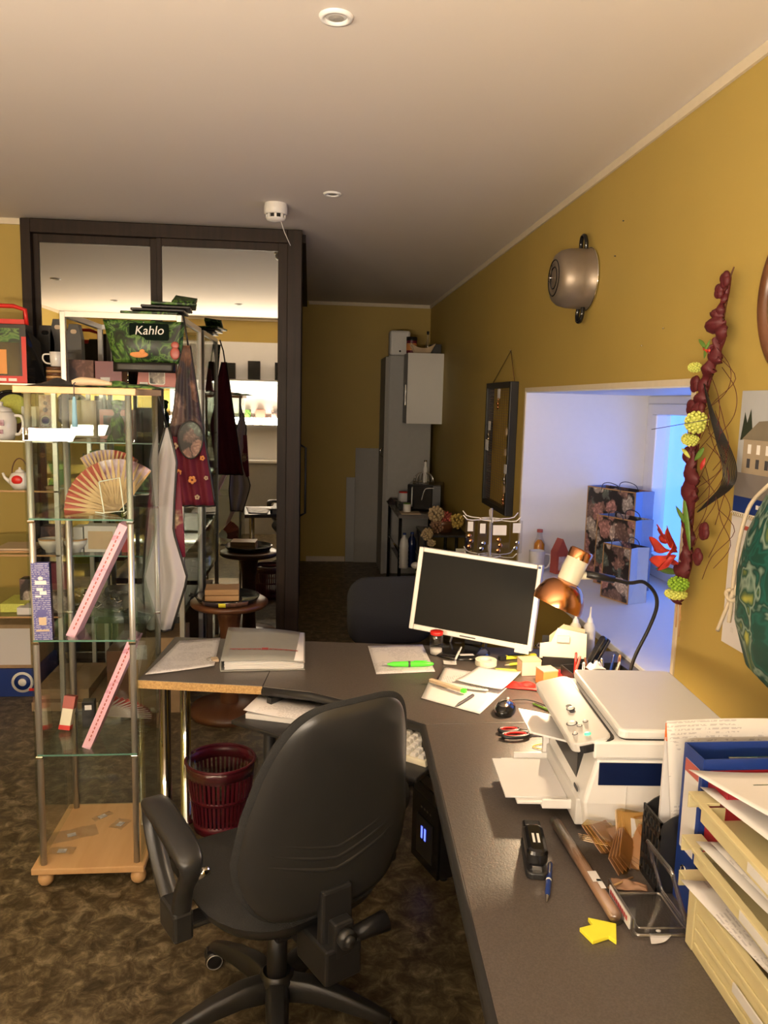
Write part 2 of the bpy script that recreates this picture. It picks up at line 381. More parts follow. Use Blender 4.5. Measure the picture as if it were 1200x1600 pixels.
# cream painted band under the ceiling
struct('trim_4', MB().b2((XW-.012, YR, H-.035), (XW-.0005, YB-.012, H-.001)), M['cornice'])
struct('trim_5', MB().b2((-.02, YB-.012, H-.035), (XW, YB-.0005, H-.001)), M['cornice'])
struct('trim_6', MB().b2((XL+.0005, 4.958, H-.035), (-1.66, 4.9695, H-.001)), M['cornice'])
struct('trim_7', MB().b2((XL, YR+.0005, H-.035), (XW-.013, YR+.012, H-.001)), M['cornice'])
struct('trim_8', MB().b2((XL+.0005, YR+.013, H-.035), (XL+.012, 4.957, H-.001)), M['cornice'])
struct('wall_closet', MB().b2((XL, 4.97, 0), (-1.665, 5.07, H)), M['wall'])
struct('baseboard_back', MB().b2((-.02, YB-.014, 0), (.39, YB-.0005, .055)), M['cornice'], bevel=.003)
struct('baseboard_closet', MB().b2((XL+.02, 4.958, 0), (-1.67, 4.9695, .05)), M['wenge'])
# window
WX = XO-.05
wn = thing('window_1', '', 'window', (WX, 0, 0)); del wn['label']; del wn['category']; wn['kind'] = 'structure'
mb = MB(); y0, y1, z0, z1 = NY0+e, NY1-e, NZ0, NZ1-e
for a, b_ in (((-.05, y0, z0), (.05, y1, z0+.06)), ((-.05, y0, z1-.045), (.05, y1, z1)), ((-.05, y0, z0+.06), (.05, y0+.06, z1-.045)), ((-.05, y1-.10, z0+.06), (.05, y1, z1-.045))): mb.b2(a, b_)
obj('window_frame', mb, M['upvc'], wn, bevel=.006)
mb = MB()
for ya, yb in ((y0+.06, 3.30), (3.42, y1-.10)):
    za, zb = z0+.06, z1-.045
    mb.b2((-.07, ya, za), (.02, yb, za+.07)); mb.b2((-.07, ya, zb-.06), (.02, yb, zb)); mb.b2((-.07, ya, za+.07), (.02, ya+.07, zb-.06)); mb.b2((-.07, yb-.07, za+.07), (.02, yb, zb-.06))
mb.b2((-.05, 3.30, z0+.06), (.05, 3.42, z1-.045))
obj('window_sash', mb, M['upvc'], wn, bevel=.008)
obj('window_pane', MB().b2((-.01, y0+.1, z0+.1), (-.004, y1-.14, z1-.08)), M['pane'], wn)
mb = MB(); mb.box((-.078, 3.50, 1.25), (.016, .028, .07)); mb.tube([(-.095, 3.50, 1.26), (-.105, 3.50, 1.22), (-.105, 3.50, 1.13)], .009)
obj('window_handle', mb, M['upvc'], wn)

# the mirrored wardrobe
cw = thing('mirror_wardrobe', 'floor-to-ceiling wardrobe with dark wood frame and two mirrored doors', 'wardrobe', (0, 0, 0))
X0, X1, YF = -1.655, -.055, 4.87
mb = MB(); zt = 2.685
mb.b2((X0, YF, 0), (X0+.055, YF+.13, zt)); mb.b2((X1-.085, YF-.01, 0), (X1, YF+.13, zt)); mb.b2((X0+.055, YF, zt-.075), (X1-.085, YF+.13, zt)); mb.b2((X0+.055, YF, 0), (X1-.085, YF+.13, .07))
obj('outer_frame', mb, M['wenge'], cw, bevel=.003)
obj('carcass', MB().b2((X0+.002, YF+.135, 0), (X1-.05, YB-.002, zt)), M['wenge'], cw)
for (a, b_, yy) in ((X0+.055, -.885, .045), (-.90, X1-.085, .015)):
    d = obj('sliding_door', MB().b2((a, YF+yy, .07), (a+.03, YF+yy+.03, zt-.075)).b2((b_-.055, YF+yy, .07), (b_, YF+yy+.03, zt-.075)).b2((a+.03, YF+yy, .07), (b_-.055, YF+yy+.03, .11)).b2((a+.03, YF+yy, zt-.12), (b_-.055, YF+yy+.03, zt-.075)), M['wenge'], cw, bevel=.002)
    obj('mirror', MB().b2((a+.029, YF+yy+.012, .109), (b_-.054, YF+yy+.02, zt-.119)), M['mirror'], d)
# side doors towards the corridor
mb = MB()
for ya, yb, xo in ((YF+.14, 6.55, .0), (6.5, YB-.01, -.02)):
    mb.b2((X1-.04+xo, ya, .02), (X1-.01+xo, ya+.05, zt-.04)); mb.b2((X1-.04+xo, yb-.05, .02), (X1-.01+xo, yb, zt-.04)); mb.b2((X1-.04+xo, ya+.05, .02), (X1-.01+xo, yb-.05, .07)); mb.b2((X1-.04+xo, ya+.05, zt-.10), (X1-.01+xo, yb-.05, zt-.04))
obj('side_door_frame', mb, M['wenge'], cw, bevel=.003)
obj('side_panel', MB().b2((X1-.045, YF+.18, .06), (X1-.03, YB-.03, zt-.05)), M['blackgloss'], cw)
obj('top_rail', MB().b2((X1-.05, YF+.13, zt-.045), (X1+.02, YB-.01, zt)), M['wenge'], cw)
mb = MB()
mb.tube([(X1-.01, 6.05, .82), (X1+.03, 6.05, .84), (X1+.03, 6.05, 1.34), (X1-.01, 6.05, 1.36)], .009)
obj('door_handle', mb, M['black'], cw)

# ceiling fittings
def downlight(x, y, r, label):
    t = thing('ceiling_downlight', label, 'light', (x, y, H), group='recessed ceiling downlights')
    obj('trim_ring', MB().lathe([(r*.62, -.001), (r*.70, -.009), (r*.92, -.009), (r, -.001)], 32), M['whitepaint'], t)
    obj('reflector', MB().lathe([(r*.64, -.002), (r*.55, -.0045), (r*.3, -.004), (.001, -.006)], 28), M['printergrey'], t)
    obj('glass_cover', MB().lathe([(r*.45, -.0065), (r*.2, -.0085), (.001, -.009)], 24), M['clear'], t)
downlight(.057, 2.247, .046, 'unlit recessed downlight nearest the camera, above the desk chair')
downlight(.098, 4.052, .045, 'unlit recessed downlight further back, right of the smoke detector')
downlight(-2.235, 2.43, .045, 'unlit recessed downlight left of the mirrored wardrobe, seen reflected in the left mirror')
downlight(-2.08, .94, .045, 'unlit recessed downlight reflected low in the left mirror near its right edge')
downlight(-.77, .95, .045, 'unlit recessed downlight reflected in the right mirror')
t = thing('smoke_detector', 'round white smoke detector on ceiling in front of the mirrored wardrobe', 'smoke detector', (-.186, 4.313, H))
obj('base', MB().lathe([(.057, -.001), (.06, -.02), (.06, -.05), (.052, -.056)], 32), M['white'], t)
mb = MB().lathe([(.04, -.055), (.04, -.075)], 24, 1)
for k in range(8):
    a = 2*PI*k/8; mb.box((.046*math.cos(a), .046*math.sin(a), -.066), (.008, .012, .02), 0, rz=a)
obj('vent_ring', mb, [M['white'], M['black']], t)
obj('cap', MB().lathe([(.05, -.074), (.046, -.084), (.02, -.09), (.001, -.091)], 28), M['white'], t)
tag(obj('hanging_tag', MB().tube([(-.16, 4.313, 2.615), (-.14, 4.33, 2.56), (-.11, 4.35, 2.50)], .002, 6), M['paper']), 'thin white string hanging from smoke detector', 'string')

# rear wall display seen in the mirror: backing board, lit shelf, counter
t = thing('wall_display', 'white display board with lit shelf on the rear wall, seen in mirror', 'display', (0, YR, 0))
obj('back_board', MB().b2((-1.75, .002, .75), (.35, .012, 2.40)), M['whitepaint'], t)
obj('shelf', MB().b2((-2.9, .012, 1.915), (.3, .14, 1.935)), M['alu'], t)
for x0 in (-2.8, -1.75, -.95):
    obj('light_tube', MB().tube([(x0, .10, 1.895), (x0+.68, .10, 1.895)], .013, 10), M['tubelight'], t)
obj('lower_shelf', MB().b2((-1.7, .012, 1.36), (.3, .14, 1.375)), M['alu'], t)
t = thing('rear_counter', 'pale grey counter against the rear wall, seen in right mirror', 'counter', (-.8, YR, 0))
obj('counter_top', MB().b2((-1.0, .02, .90), (1.1, .30, .93)), M['whitepaint'], t, bevel=.004)
obj('counter_body', MB().b2((-.98, .03, 0), (1.08, .28, .90)), M['grey'], t)
for i, (x, wd, h) in enumerate(((-1.28, .10, .13), (-.98, .10, .20), (-.70, .15, .23), (-.36, .16, .22))):
    tag(obj('display_box', MB().b2((x-wd/2, YR+.03, 1.9355), (x+wd/2, YR+.12, 1.9355+h)), M['blackcard'], bevel=.002), ['smallest dark box on lit shelf in the mirror', 'narrow dark box second from left on the lit shelf', 'dark box third from left on the lit shelf', 'widest dark box at right on the lit shelf'][i], 'box', 'dark boxes on the lit shelf')
for i, (x, m_) in enumerate(((-.80, 'jungle'), (-.62, 'rose'), (-.42, 'flora_dark'))):
    tag(obj('packaged_goods', MB().b2((x-.06, YR+.03, 1.3755), (x+.06, YR+.10, 1.56)), M[m_], bevel=.002), ['green patterned package under the lit shelf in mirror', 'red package under the lit shelf in mirror', 'dark floral package under the lit shelf in mirror'][i], 'package', 'packages under the lit shelf')

# ------------------------------------------------------------------ desk
DZ = .74
dk = thing('corner_desk', 'L-shaped dark grey office desk with raw chipboard edge at its left end', 'desk', (0, 0, 0))
obj('desktop_extension', MB().prism([(-.571, 2.668), (-.147, 2.596), (-.09, 3.108), (-.53, 3.165)], DZ-.03, DZ), M['desk'], dk, bevel=.0015)
o = obj('raw_edge', MB().prism([(-.571, 2.6665), (-.147, 2.5945), (-.1475, 2.5935), (-.5715, 2.6655)], DZ-.029, DZ-.001), M['chip'], dk); o['label'] = 'raw chipboard edge of the desk extension'
obj('corner_top', MB().prism([(-.146, 2.590), (.02, 2.535), (.17, 2.43), (.28, 2.33), (.359, 2.262), (1.228, 2.262), (1.228, 2.95), (-.089, 3.11)], DZ-.03, DZ+.0005), M['desk'], dk, bevel=.002)
obj('side_top', MB().prism([(.359, 2.26), (.290, .75), (.30, .56), (1.228, .56), (1.228, 2.26)], DZ-.03, DZ), M['desk'], dk, bevel=.002)
obj('edging', MB().tube([(-.146, 2.588, DZ-.015), (.02, 2.533, DZ-.015), (.17, 2.428, DZ-.015), (.28, 2.328, DZ-.015), (.357, 2.26, DZ-.015), (.288, .75, DZ-.015), (.298, .56, DZ-.015)], .0148, 8), M['deskedge'], dk)
for (x, y) in ((-.50, 2.76), (-.475, 3.06)):
    obj('leg', MB().lathe([(.03, 0), (.03, .012), (.021, .014), (.021, DZ-.032)], 20, M=Matrix.Translation((x, y, 0))), M['chrome'], dk)
for (x, y) in ((-.125, 2.66), (.40, 1.38), (.40, .68), (1.17, 2.88), (1.17, 1.4)):
    obj('leg', MB().lathe([(.032, 0), (.032, .01), (.022, .012), (.022, DZ-.032)], 18, M=Matrix.Translation((x, y, 0))), M['black'], dk)
obj('modesty_panel', MB().prism([(-.08, 3.06), (1.16, 2.915), (1.16, 2.897), (-.082, 3.042)], .30, DZ-.032), M['desk'], dk)
# keyboard tray under the corner
A = math.radians(-38)
tr = obj('keyboard_tray', MB().box((0, 0, 0), (.70, .30, .014)), M['black'], dk, bevel=.004, loc=(.125, 2.40, .655), rot=(0, 0, A))
for s in (-1, 1): obj('tray_runner', MB().box((s*.30, .06, .033), (.02, .16, .042)), M['black'], tr)
kb = thing('keyboard', 'beige computer keyboard on the pull-out tray, right of the desk chair', 'keyboard', (.125+.112*math.cos(A), 2.40+.112*math.sin(A), .662), A)
obj('case', MB().add([(-.225, -.075, 0), (.225, -.075, 0), (.225, .075, 0), (-.225, .075, 0), (-.22, -.072, .016), (.22, -.072, .016), (.22, .072, .028), (-.22, .072, .028)], [(0, 3, 2, 1), (4, 5, 6, 7), (0, 1, 5, 4), (1, 2, 6, 5), (2, 3, 7, 6), (3, 0, 4, 7)]), M['creamlamp'], kb, bevel=.003)
k0 = None
for r in range(6):
    for c_ in range(16):
        if r == 5 and c_ % 5 == 4: continue
        x = -.205+c_*.0272; y = -.058+r*.0205+(.004 if r == 5 else 0)
        if x > .214: continue
        if k0 is None:
            k0 = obj('key', MB().add([(-.010, -.0085, 0), (.010, -.0085, 0), (.010, .0085, 0), (-.010, .0085, 0), (-.0075, -.006, .009), (.0075, -.006, .009), (.0075, .0065, .010), (-.0075, .0065, .010)], [(0, 3, 2, 1), (4, 5, 6, 7), (0, 1, 5, 4), (1, 2, 6, 5), (2, 3, 7, 6), (3, 0, 4, 7)]), M['white'], kb, loc=(x, y, .0165+(y+.072)*.083)); kk = k0
        else:
            kk = k0.copy(); COL.objects.link(kk); kk.location = (x, y, .0165+(y+.072)*.083)
obj('indicator_light', MB().box((.18, .066, .0283), (.004, .003, .001)), M['ledgreen'], kb)
nb = thing('notepad', 'open pad of loose paper on the left end of the keyboard tray', 'notepad', (.125-.262*math.cos(A)+.015, 2.40-.262*math.sin(A)+.01, .662), A+.35)
obj('page_block', MB().box((0, 0, .009), (.21, .20, .018)), M['paper'], nb, bevel=.002)
obj('cover', MB().grid(lambda u, v: (-.11+.22*u, -.105+.20*v, .019+.012*(1-u)**2), 8, 2), M['paperprint'], nb, solid=.001)

# ------------------------------------------------------------------ office chair
ch = thing('office_chair', 'black swivel office chair in the foreground seen from behind', 'chair', (-.07, 1.98, 0), math.radians(30))
for k in range(5):
    a = math.radians(57+72*k-30); ca, sa = math.cos(a), math.sin(a)
    pts = [(.02, .125, .032, .030), (.10, .128, .030, .026), (.18, .112, .026, .022), (.26, .088, .021, .017), (.315, .066, .016, .013)]
    mb = MB(); vs = []
    for d, z, wd, h in pts:
        for (q, zz) in ((-wd, -h), (wd, -h), (wd, h*.3), (wd*.6, h), (-wd*.6, h), (-wd, h*.3)):
            vs.append((d*ca-q*sa, d*sa+q*ca, z+zz))
    fs = [(i*6+j, i*6+(j+1) % 6, (i+1)*6+(j+1) % 6, (i+1)*6+j) for i in range(4) for j in range(6)]+[tuple(range(6))[::-1], tuple(range(24, 30))]
    lg = obj('base_leg', mb.add(vs, fs, 0, True), M['shell'], ch, bevel=.003)
    W = Matrix.Translation((.315*ca, .315*sa, 0)) @ Matrix.Rotation(a+1.1, 4, 'Z')
    cs = MB()
    for s in (-1, 1): cs.lathe([(.001, -.009), (.017, -.009), (.027, -.006), (.027, .006), (.017, .009), (.001, .009)], 20, 0, W @ Matrix.Translation((0, s*.017, .027)) @ Matrix.Rotation(PI/2, 4, 'X'))
    cs.box((0, 0, .040), (.040, .022, .030), 0, W); cs.tube([(0, 0, .045), (0, 0, .066)], .008, 8, 0, M=W)
    c1 = obj('caster', cs, M['black'], lg)
    for s in (-1, 1): obj('wheel_rim', MB().lathe([(.022, s*.0262), (.024, s*.0272), (.022, s*.0282)], 20, 0, W @ Matrix.Translation((0, 0, .027)) @ Matrix.Rotation(PI/2, 4, 'X')), M['printergrey'], lg)
obj('hub', MB().lathe([(.045, .09), (.05, .10), (.05, .15), (.038, .165)], 24), M['shell'], ch)
obj('gas_column', MB().lathe([(.028, .15), (.028, .30), (.018, .302), (.018, .40)], 20), M['black'], ch)
mb = MB().box((0, -.03, .395), (.17, .26, .05)).box((.0, -.17, .40), (.09, .12, .06))
mb.tube([(.08, .03, .395), (.25, .05, .39)], .008); mb.tube([(.21, .05, .39), (.25, .05, .39)], [.014, .017])
obj('tilt_mechanism', mb, M['black'], ch, bevel=.006)
so = [(x, y) for x, y in rrect(.50, .50, .16, 7)]
sm_ = Matrix(((1, 0, 0, 0), (0, 0, 1, 0.01), (0, 1, 0, .465), (0, 0, 0, 1)))
obj('seat', MB().pillow(so, .045, .006, lambda x, z: .02*(x/.24)**2-(.03*max(0, (z-.08)/.15)**2), 5, M=sm_), M['fabric'], ch)
obj('seat_pan', MB().pillow([(x*.98, y*.98) for x, y in so], .004, .080, lambda x, z: -.002+.02*(x/.24)**2-(.03*max(0, (z-.08)/.15)**2), 3, M=sm_), M['shell'], ch)
# backrest: local x across, z up, tilted back
def bo(wb, wm, wt, h, n=64):
    out = []
    for i in range(n):
        t = 2*PI*i/n; c, s = math.cos(t), math.sin(t)
        e_ = .42
        x = math.copysign(abs(c)**e_, c); z = math.copysign(abs(s)**e_, s)
        zz = (z+1)/2
        ww = wb+(wm-wb)*math.sin(min(1, zz/.34)*PI/2) if zz < .34 else wm+(wt-wm)*((zz-.34)/.66)**1.15
        out.append((x*ww, zz*h))
    return out
BM = Matrix.Translation((0, -.235, .495)) @ Matrix.Rotation(math.radians(10), 4, 'X')
cfun = lambda x, z: .35*x*x*1.1+.035*math.sin(PI*min(1, max(0, z/.55)))-.02
obj('backrest', MB().pillow(bo(.205, .245, .16, .57), .032, .012, cfun, 5, M=BM), M['fabric'], ch)
shb = bo(.195, .233, .148, .555)
obj('back_shell', MB().pillow([(x, z+.006) for x, z in shb], .001, .030, lambda x, z: cfun(x, z)-.010, 5, M=BM), M['shell'], ch)
mb = MB()
for k in range(3):
    def rib(u, v, k=k):
        x = (u-.5)*.34; z = .185-.028*k+.05*abs(2*u-1)**1.2-.006+.012*v
        return (x, cfun(x, z)-.0365-.004*math.sin(PI*v)+(abs(x)/.17)**4*.006, z)
    mb.grid(rib, 28, 4, M=BM)
obj('shell_rib', mb, M['shell'], ch, solid=.003)
mb = MB().box((0, -.288, .47), (.085, .028, .20)).box((0, -.262, .395), (.10, .14, .09)).box((0, -.315, .455), (.055, .035, .09))
obj('back_bracket', mb, M['black'], ch, bevel=.007)
mb = MB().tube([(.0, -.325, .465), (0, -.350, .465)], [.021, .024], 16).tube([(0, -.348, .465), (0, -.362, .465)], [.016, .012], 16)
obj('adjuster_knob', mb, M['shell'], ch)
obj('lever_handle', MB().tube([(.04, -.275, .41), (.15, -.29, .425)], [.017, .026], 16), M['black'], ch)
for s in (-1, 1):
    Rm = Matrix.Translation((s*.298, -.02, .012))
    path = smoothpath([(0, -.06, .46), (0, -.085, .55), (0, -.125, .615), (0, -.11, .65), (0, .0, .675), (0, .10, .685), (0, .14, .665), (0, .135, .61), (0, .07, .52), (0, .0, .465)], 5)
    n = len(path); vs = []
    for i, p in enumerate(path):
        t = (path[min(i+1, n-1)]-path[max(i-1, 0)]).normalized(); nn = Vector((1, 0, 0)).cross(t)
        top = max(0, 1-abs(i/(n-1)-.46)/.25); hw = .022+.013*min(1, top*1.6); th = .011
        for q in ((-hw, -th), (hw, -th), (hw, th*.2), (hw*.7, th), (-hw*.7, th), (-hw, th*.2)): vs.append(p+Vector((q[0], 0, 0))+nn*q[1])
    fs = [(i*6+j, i*6+(j+1) % 6, (i+1)*6+(j+1) % 6, (i+1)*6+j) for i in range(n-1) for j in range(6)]+[tuple(range(6))[::-1], tuple(range((n-1)*6, n*6))]
    ar = obj('armrest', MB().add(vs, fs, 0, True, Rm), M['shell'], ch)
    obj('arm_bracket', MB().box((0, -.03, .452), (.05, .10, .075), 0, Rm).box((-s*.07, -.03, .43), (.13, .06, .016), 0, Rm), M['shell'], ar, bevel=.008)
    obj('arm_bolt', MB().tube([(-s*.018, -.118, .60), (-s*.045, -.118, .605)], .011, 12, 0, M=Rm), M['chrome'], ar)

# second chair behind the desk
c2 = thing('office_chair', 'dark upholstered office chair standing behind the monitor, mostly hidden', 'chair', (.44, 3.62, 0), math.radians(188))
Q = rrect(.44, .34, .10, 8)
B2 = Matrix.Translation((0, -.22, .67)) @ Matrix.Rotation(math.radians(6), 4, 'X')
obj('backrest', MB().pillow(Q, .03, .03, lambda x, z: .5*x*x, 5, M=B2), M['fabric'], c2)
obj('seat', MB().pillow(rrect(.46, .44, .12, 6), .04, .03, p=5, M=Matrix(((1, 0, 0, 0), (0, 0, 1, 0.02), (0, 1, 0, .455), (0, 0, 0, 1)))), M['fabric'], c2)
obj('column', MB().lathe([(.03, .09), (.03, .28), (.02, .285), (.02, .43)], 16), M['black'], c2)
obj('back_support', MB().box((0, -.255, .52), (.05, .02, .30)).box((0, -.12, .41), (.05, .28, .02)), M['black'], c2, bevel=.004)
for k in range(5):
    a = 2*PI*k/5+.3; ca, sa = math.cos(a), math.sin(a)
    lg = obj('base_leg', MB().tube([(.02*ca, .02*sa, .12), (.16*ca, .16*sa, .11), (.29*ca, .29*sa, .065)], [.026, .022, .014], 8), M['black'], c2)
    obj('caster', MB().lathe([(.001, -.022), (.02, -.022), (.026, -.012), (.026, .012), (.02, .022), (.001, .022)], 16, 0, Matrix.Translation((.29*ca, .29*sa, .027)) @ Matrix.Rotation(a, 4, 'Z') @ Matrix.Rotation(PI/2, 4, 'X')), M['black'], lg)

# ------------------------------------------------------------------ monitor
mt = thing('computer_monitor', 'silver-framed flat computer monitor, switched off, tilted on the corner of the desk', 'monitor', (.64, 2.97, DZ+.001), math.radians(-27))
MM = Matrix.Translation((.018, -.03, .222)) @ Matrix.Rotation(math.radians(3.2), 4, 'Y') @ Matrix.Rotation(math.radians(-9), 4, 'X')
wd, hh, fb = .487, .325, .018
mb = MB()
mb.b2((-wd/2, -.018, -hh/2), (-wd/2+fb, .02, hh/2)); mb.b2((wd/2-fb, -.018, -hh/2), (wd/2, .02, hh/2)); mb.b2((-wd/2+fb, -.018, hh/2-fb), (wd/2-fb, .02, hh/2)); mb.b2((-wd/2+fb, -.018, -hh/2), (wd/2-fb, .02, -hh/2+fb*1.15))
mb2 = MB(); mb2.v = [tuple(MM @ Vector(p)) for p in mb.v]; mb2.f = mb.f; mb2.m = mb.m; mb2.s = mb.s
obj('bezel', mb2, M['silverbezel'], mt, bevel=.003)
obj('screen', MB().b2((-wd/2+fb-.001, -.013, -hh/2+fb), (wd/2-fb+.001, -.009, hh/2-fb+.001), 0, MM), M['screen'], mt)
obj('rear_housing', MB().b2((-wd/2+.01, .0, -hh/2+.01), (wd/2-.01, .035, hh/2-.01), 0, MM).b2((-.13, .03, -.10), (.13, .062, .10), 0, MM), M['black'], mt, bevel=.008)
obj('logo_bar', MB().b2((-.035, -.0188, -hh/2+.007), (.028, -.018, -hh/2+.0115), 0, MM), M['darkink'], mt)
st = obj('corner_sticker', MB().b2((wd/2-.062, -.0192, -hh/2-.012), (wd/2-.008, -.0182, -hh/2+.022), 0, MM), M['creamlamp'], mt); obj('sticker_print', MB().b2((wd/2-.055, -.0197, -hh/2+.001), (wd/2-.018, -.0193, -hh/2+.007), 0, MM), M['printergrey'], st)
obj('badge', MB().b2((wd/2-.016, -.0189, hh/2-.015), (wd/2-.005, -.018, hh/2-.006), 0, MM), M['blue'], mt)
obj('stand_neck', MB().b2((-.035, .035, .012), (.035, .06, .20)), M['black'], mt, bevel=.004)
obj('stand_base', MB().lathe([(.001, 0), (.115, 0), (.118, .004), (.105, .011), (.04, .016), (.001, .017)], 40, M=Matrix.Translation((-.03, -.04, 0)) @ Matrix.Diagonal((1, .9, 1, 1))), M['blackgloss'], mt)
obj('cable', MB().tube(smoothpath([(-.06, .06, .14), (-.09, .05, .08), (-.085, .03, .04), (-.10, .06, .005)]), .004, 8), M['printergrey'], mt)

# ------------------------------------------------------------------ desk lamp
U = Vector((.40, .06, .91)).normalized(); HC = Vector((.823, 2.45, 1.098))
lt = thing('desk_lamp', 'copper and cream desk lamp with black curved arm, switched on beside monitor', 'lamp', (1.09, 2.50, DZ+.001))
LO = Vector((1.09, 2.50, DZ+.001))
LM = Matrix.Translation(HC-LO) @ U.to_track_quat('Z', 'Y').to_matrix().to_4x4()
out = [(.083, -.045), (.0835, -.03), (.078, -.005), (.066, .02), (.048, .037), (.034, .044)]
obj('lamp_shade', MB().lathe(out+[(.033, .0425), (.047, .0355), (.064, .0185), (.0765, -.006), (.082, -.03), (.0815, -.045)], 44, 0, LM), M['copper'], lt)
obj('lamp_socket', MB().lathe([(.034, .042), (.036, .05), (.036, .125), (.033, .13)], 32, 0, LM), M['creamlamp'], lt)
obj('socket_cap', MB().lathe([(.0375, .122), (.0385, .15), (.034, .156), (.001, .157)], 32, 0, LM), M['copper'], lt)
obj('bulb', MB().ball((0, 0, .0), (.021, .021, .026), 16, 0, LM), M['bulb'], lt)
sk = HC-LO+U*.065
obj('joint', MB().tube([sk, sk+Vector((.06, 0, .0)), sk+Vector((.075, 0, -.001))], [.013, .013, .011], 14), M['creamlamp'], lt)
p0 = sk+Vector((.05, -.005, .006))
obj('handle', MB().tube([p0, p0+Vector((.095, .0, -.018))], [.0125, .012], 12), M['black'], lt)
obj('arm', MB().tube(smoothpath([p0+Vector((.09, 0, -.017)), p0+Vector((.15, .005, -.03)), Vector((1.10, 2.46, 1.135))-LO, Vector((1.145, 2.47, 1.095))-LO, Vector((1.157, 2.475, 1.045))-LO, Vector((1.14, 2.485, .97))-LO, Vector((1.10, 2.495, .86))-LO, Vector((1.085, 2.50, .76))-LO], 6), .0062, 12), M['black'], lt)
obj('base', MB().lathe([(.001, 0), (.075, 0), (.078, .005), (.07, .016), (.02, .022), (.001, .022)], 36), M['black'], lt)
pl = bpy.data.lights.new('lamp_light', 'POINT'); pl.energy = LAMPW; pl.color = (1, .76, .46); pl.shadow_soft_size = .018
po = bpy.data.objects.new('lamp_light', pl); COL.objects.link(po); po.location = HC-U*.035

# ------------------------------------------------------------------ printer
PX0, PX1, PY0, PY1, PZ = .60, .972, 1.605, 2.012, .255
pr_ = thing('printer', 'white laser multifunction printer with navy side stripe on the desk', 'printer', (.797, 1.81, DZ+.001), math.radians(-4))
# local: x from front (-) to rear (+), y along the desk
hw, hl = .168, .2035
obj('body', MB().add([(-hw+.018, -hl+.012, 0), (hw, -hl+.012, 0), (hw, hl-.012, 0), (-hw+.018, hl-.012, 0), (-hw+.005, -hl+.002, .08), (hw, -hl, .08), (hw, hl, .08), (-hw+.005, hl-.002, .08), (-hw+.03, -hl, .185), (hw, -hl, .185), (hw, hl, .185), (-hw+.03, hl, .185)],
    [(0, 3, 2, 1), (8, 9, 10, 11), (0, 1, 5, 4), (1, 2, 6, 5), (2, 3, 7, 6), (3, 0, 4, 7), (4, 5, 9, 8), (5, 6, 10, 9), (6, 7, 11, 10), (7, 4, 8, 11)]), M['white'], pr_, bevel=.008)
obj('scanner_housing', MB().prism([(-hw+.02, -hl-.003), (hw+.003, -hl-.003), (hw+.003, hl+.003), (-hw+.02, hl+.003)], .186, .228), M['white'], pr_, bevel=.006)
obj('side_stripe', MB().b2((-hw+.035, -hl-.0022, .125), (hw-.10, -hl+.001, .178)), M['navy'], pr_, bevel=.001)
obj('side_seam', MB().b2((-hw+.10, -hl-.0008, .012), (-hw+.1015, -hl+.001, .122)).b2((hw-.09, -hl-.0008, .012), (hw-.0885, -hl+.001, .18)), M['printergrey'], pr_)
lid = obj('scanner_lid', MB().prism([(p[0]+.040, p[1]) for p in rrect(.262, .405, .018, 5)], .2315, .254), M['white'], pr_, bevel=.006)
obj('lid_gap', MB().prism([(p[0]+.040, p[1]) for p in rrect(.252, .395, .018, 5)], .2275, .232), M['black'], pr_)
# control panel
PMx = Matrix.Translation((-hw-.002+.020, 0, .221)) @ Matrix.Rotation(math.radians(-14), 4, 'Y')
cp = obj('control_panel', MB().prism(rrect(.092, .40, .022, 6), -.016, .006, 0, PMx), M['printergrey'], pr_, bevel=.003)
obj('panel_trim', MB().prism([(p[0]+.007, p[1]) for p in rrect(.092, .407, .022, 6)], -.018, -.001, 0, PMx), M['black'], pr_)
for (x, y, r_, mm, nm) in ((.0, -.165, .0075, 'ledgreen', 'power_button'), (-.025, -.150, .005, 'printergrey', 'button'), (-.005, -.115, .005, 'printergrey', 'button'), (.013, -.100, .005, 'printergrey', 'button'), (-.018, -.095, .010, 'white', 'button'), (.0, -.015, .008, 'white', 'button')):
    b_ = obj(nm, MB().lathe([(r_, .006), (r_, .0085), (r_*.8, .0092), (.001, .0092)], 20, 0, PMx @ Matrix.Translation((x, y, 0))), M[mm], cp)
    if mm != 'ledgreen': obj('button_ring', MB().lathe([(r_*1.05, .0062), (r_*1.2, .0072), (r_*1.35, .0062)], 22, 0, PMx @ Matrix.Translation((x, y, 0))), M['darkink'], b_)
obj('panel_display', MB().prism([(p[0], p[1]-.015) for p in rrect(.014, .052, .006, 4)], .0058, .0066, 0, PMx), M['darkink'], cp)
# front: recess, output flap, paper input
obj('front_panel', MB().b2((-hw-.003, -hl+.03, .012), (-hw+.03, hl-.03, .075)), M['printergrey'], pr_, bevel=.004)
fl = obj('output_flap', MB().add([(-hw+.035, -.05, .150), (-hw+.035, .115, .150), (-hw-.085, .115, .172), (-hw-.085, -.03, .172)], [(0, 1, 2, 3)]), M['white'], pr_, solid=.005)
obj('output_recess', MB().b2((-hw+.010, -.12, .10), (-hw+.032, .13, .165)), M['black'], pr_)
ty = obj('paper_tray', MB().b2((-hw-.125, -.115, .030), (-hw+.01, .115, .038)).b2((-hw-.09, .115, .030), (-hw+.01, .122, .052)).b2((-hw-.07, -.135, .030), (-hw+.01, -.128, .052)).b2((-hw-.07, -.13, .030), (-hw+.01, -.113, .038)), M['white'], pr_, bevel=.002)
obj('paper_guide', MB().b2((-hw-.012, .125, .035), (-hw+.004, .14, .10)), M['white'], pr_, bevel=.002)
obj('oval_mark', MB().prism(rrect(.010, .034, .005, 5), 0, .001, 0, Matrix.Translation((-hw+.0005, -.155, .095)) @ Matrix.Rotation(-PI/2, 4, 'Y')), M['darkink'], pr_)
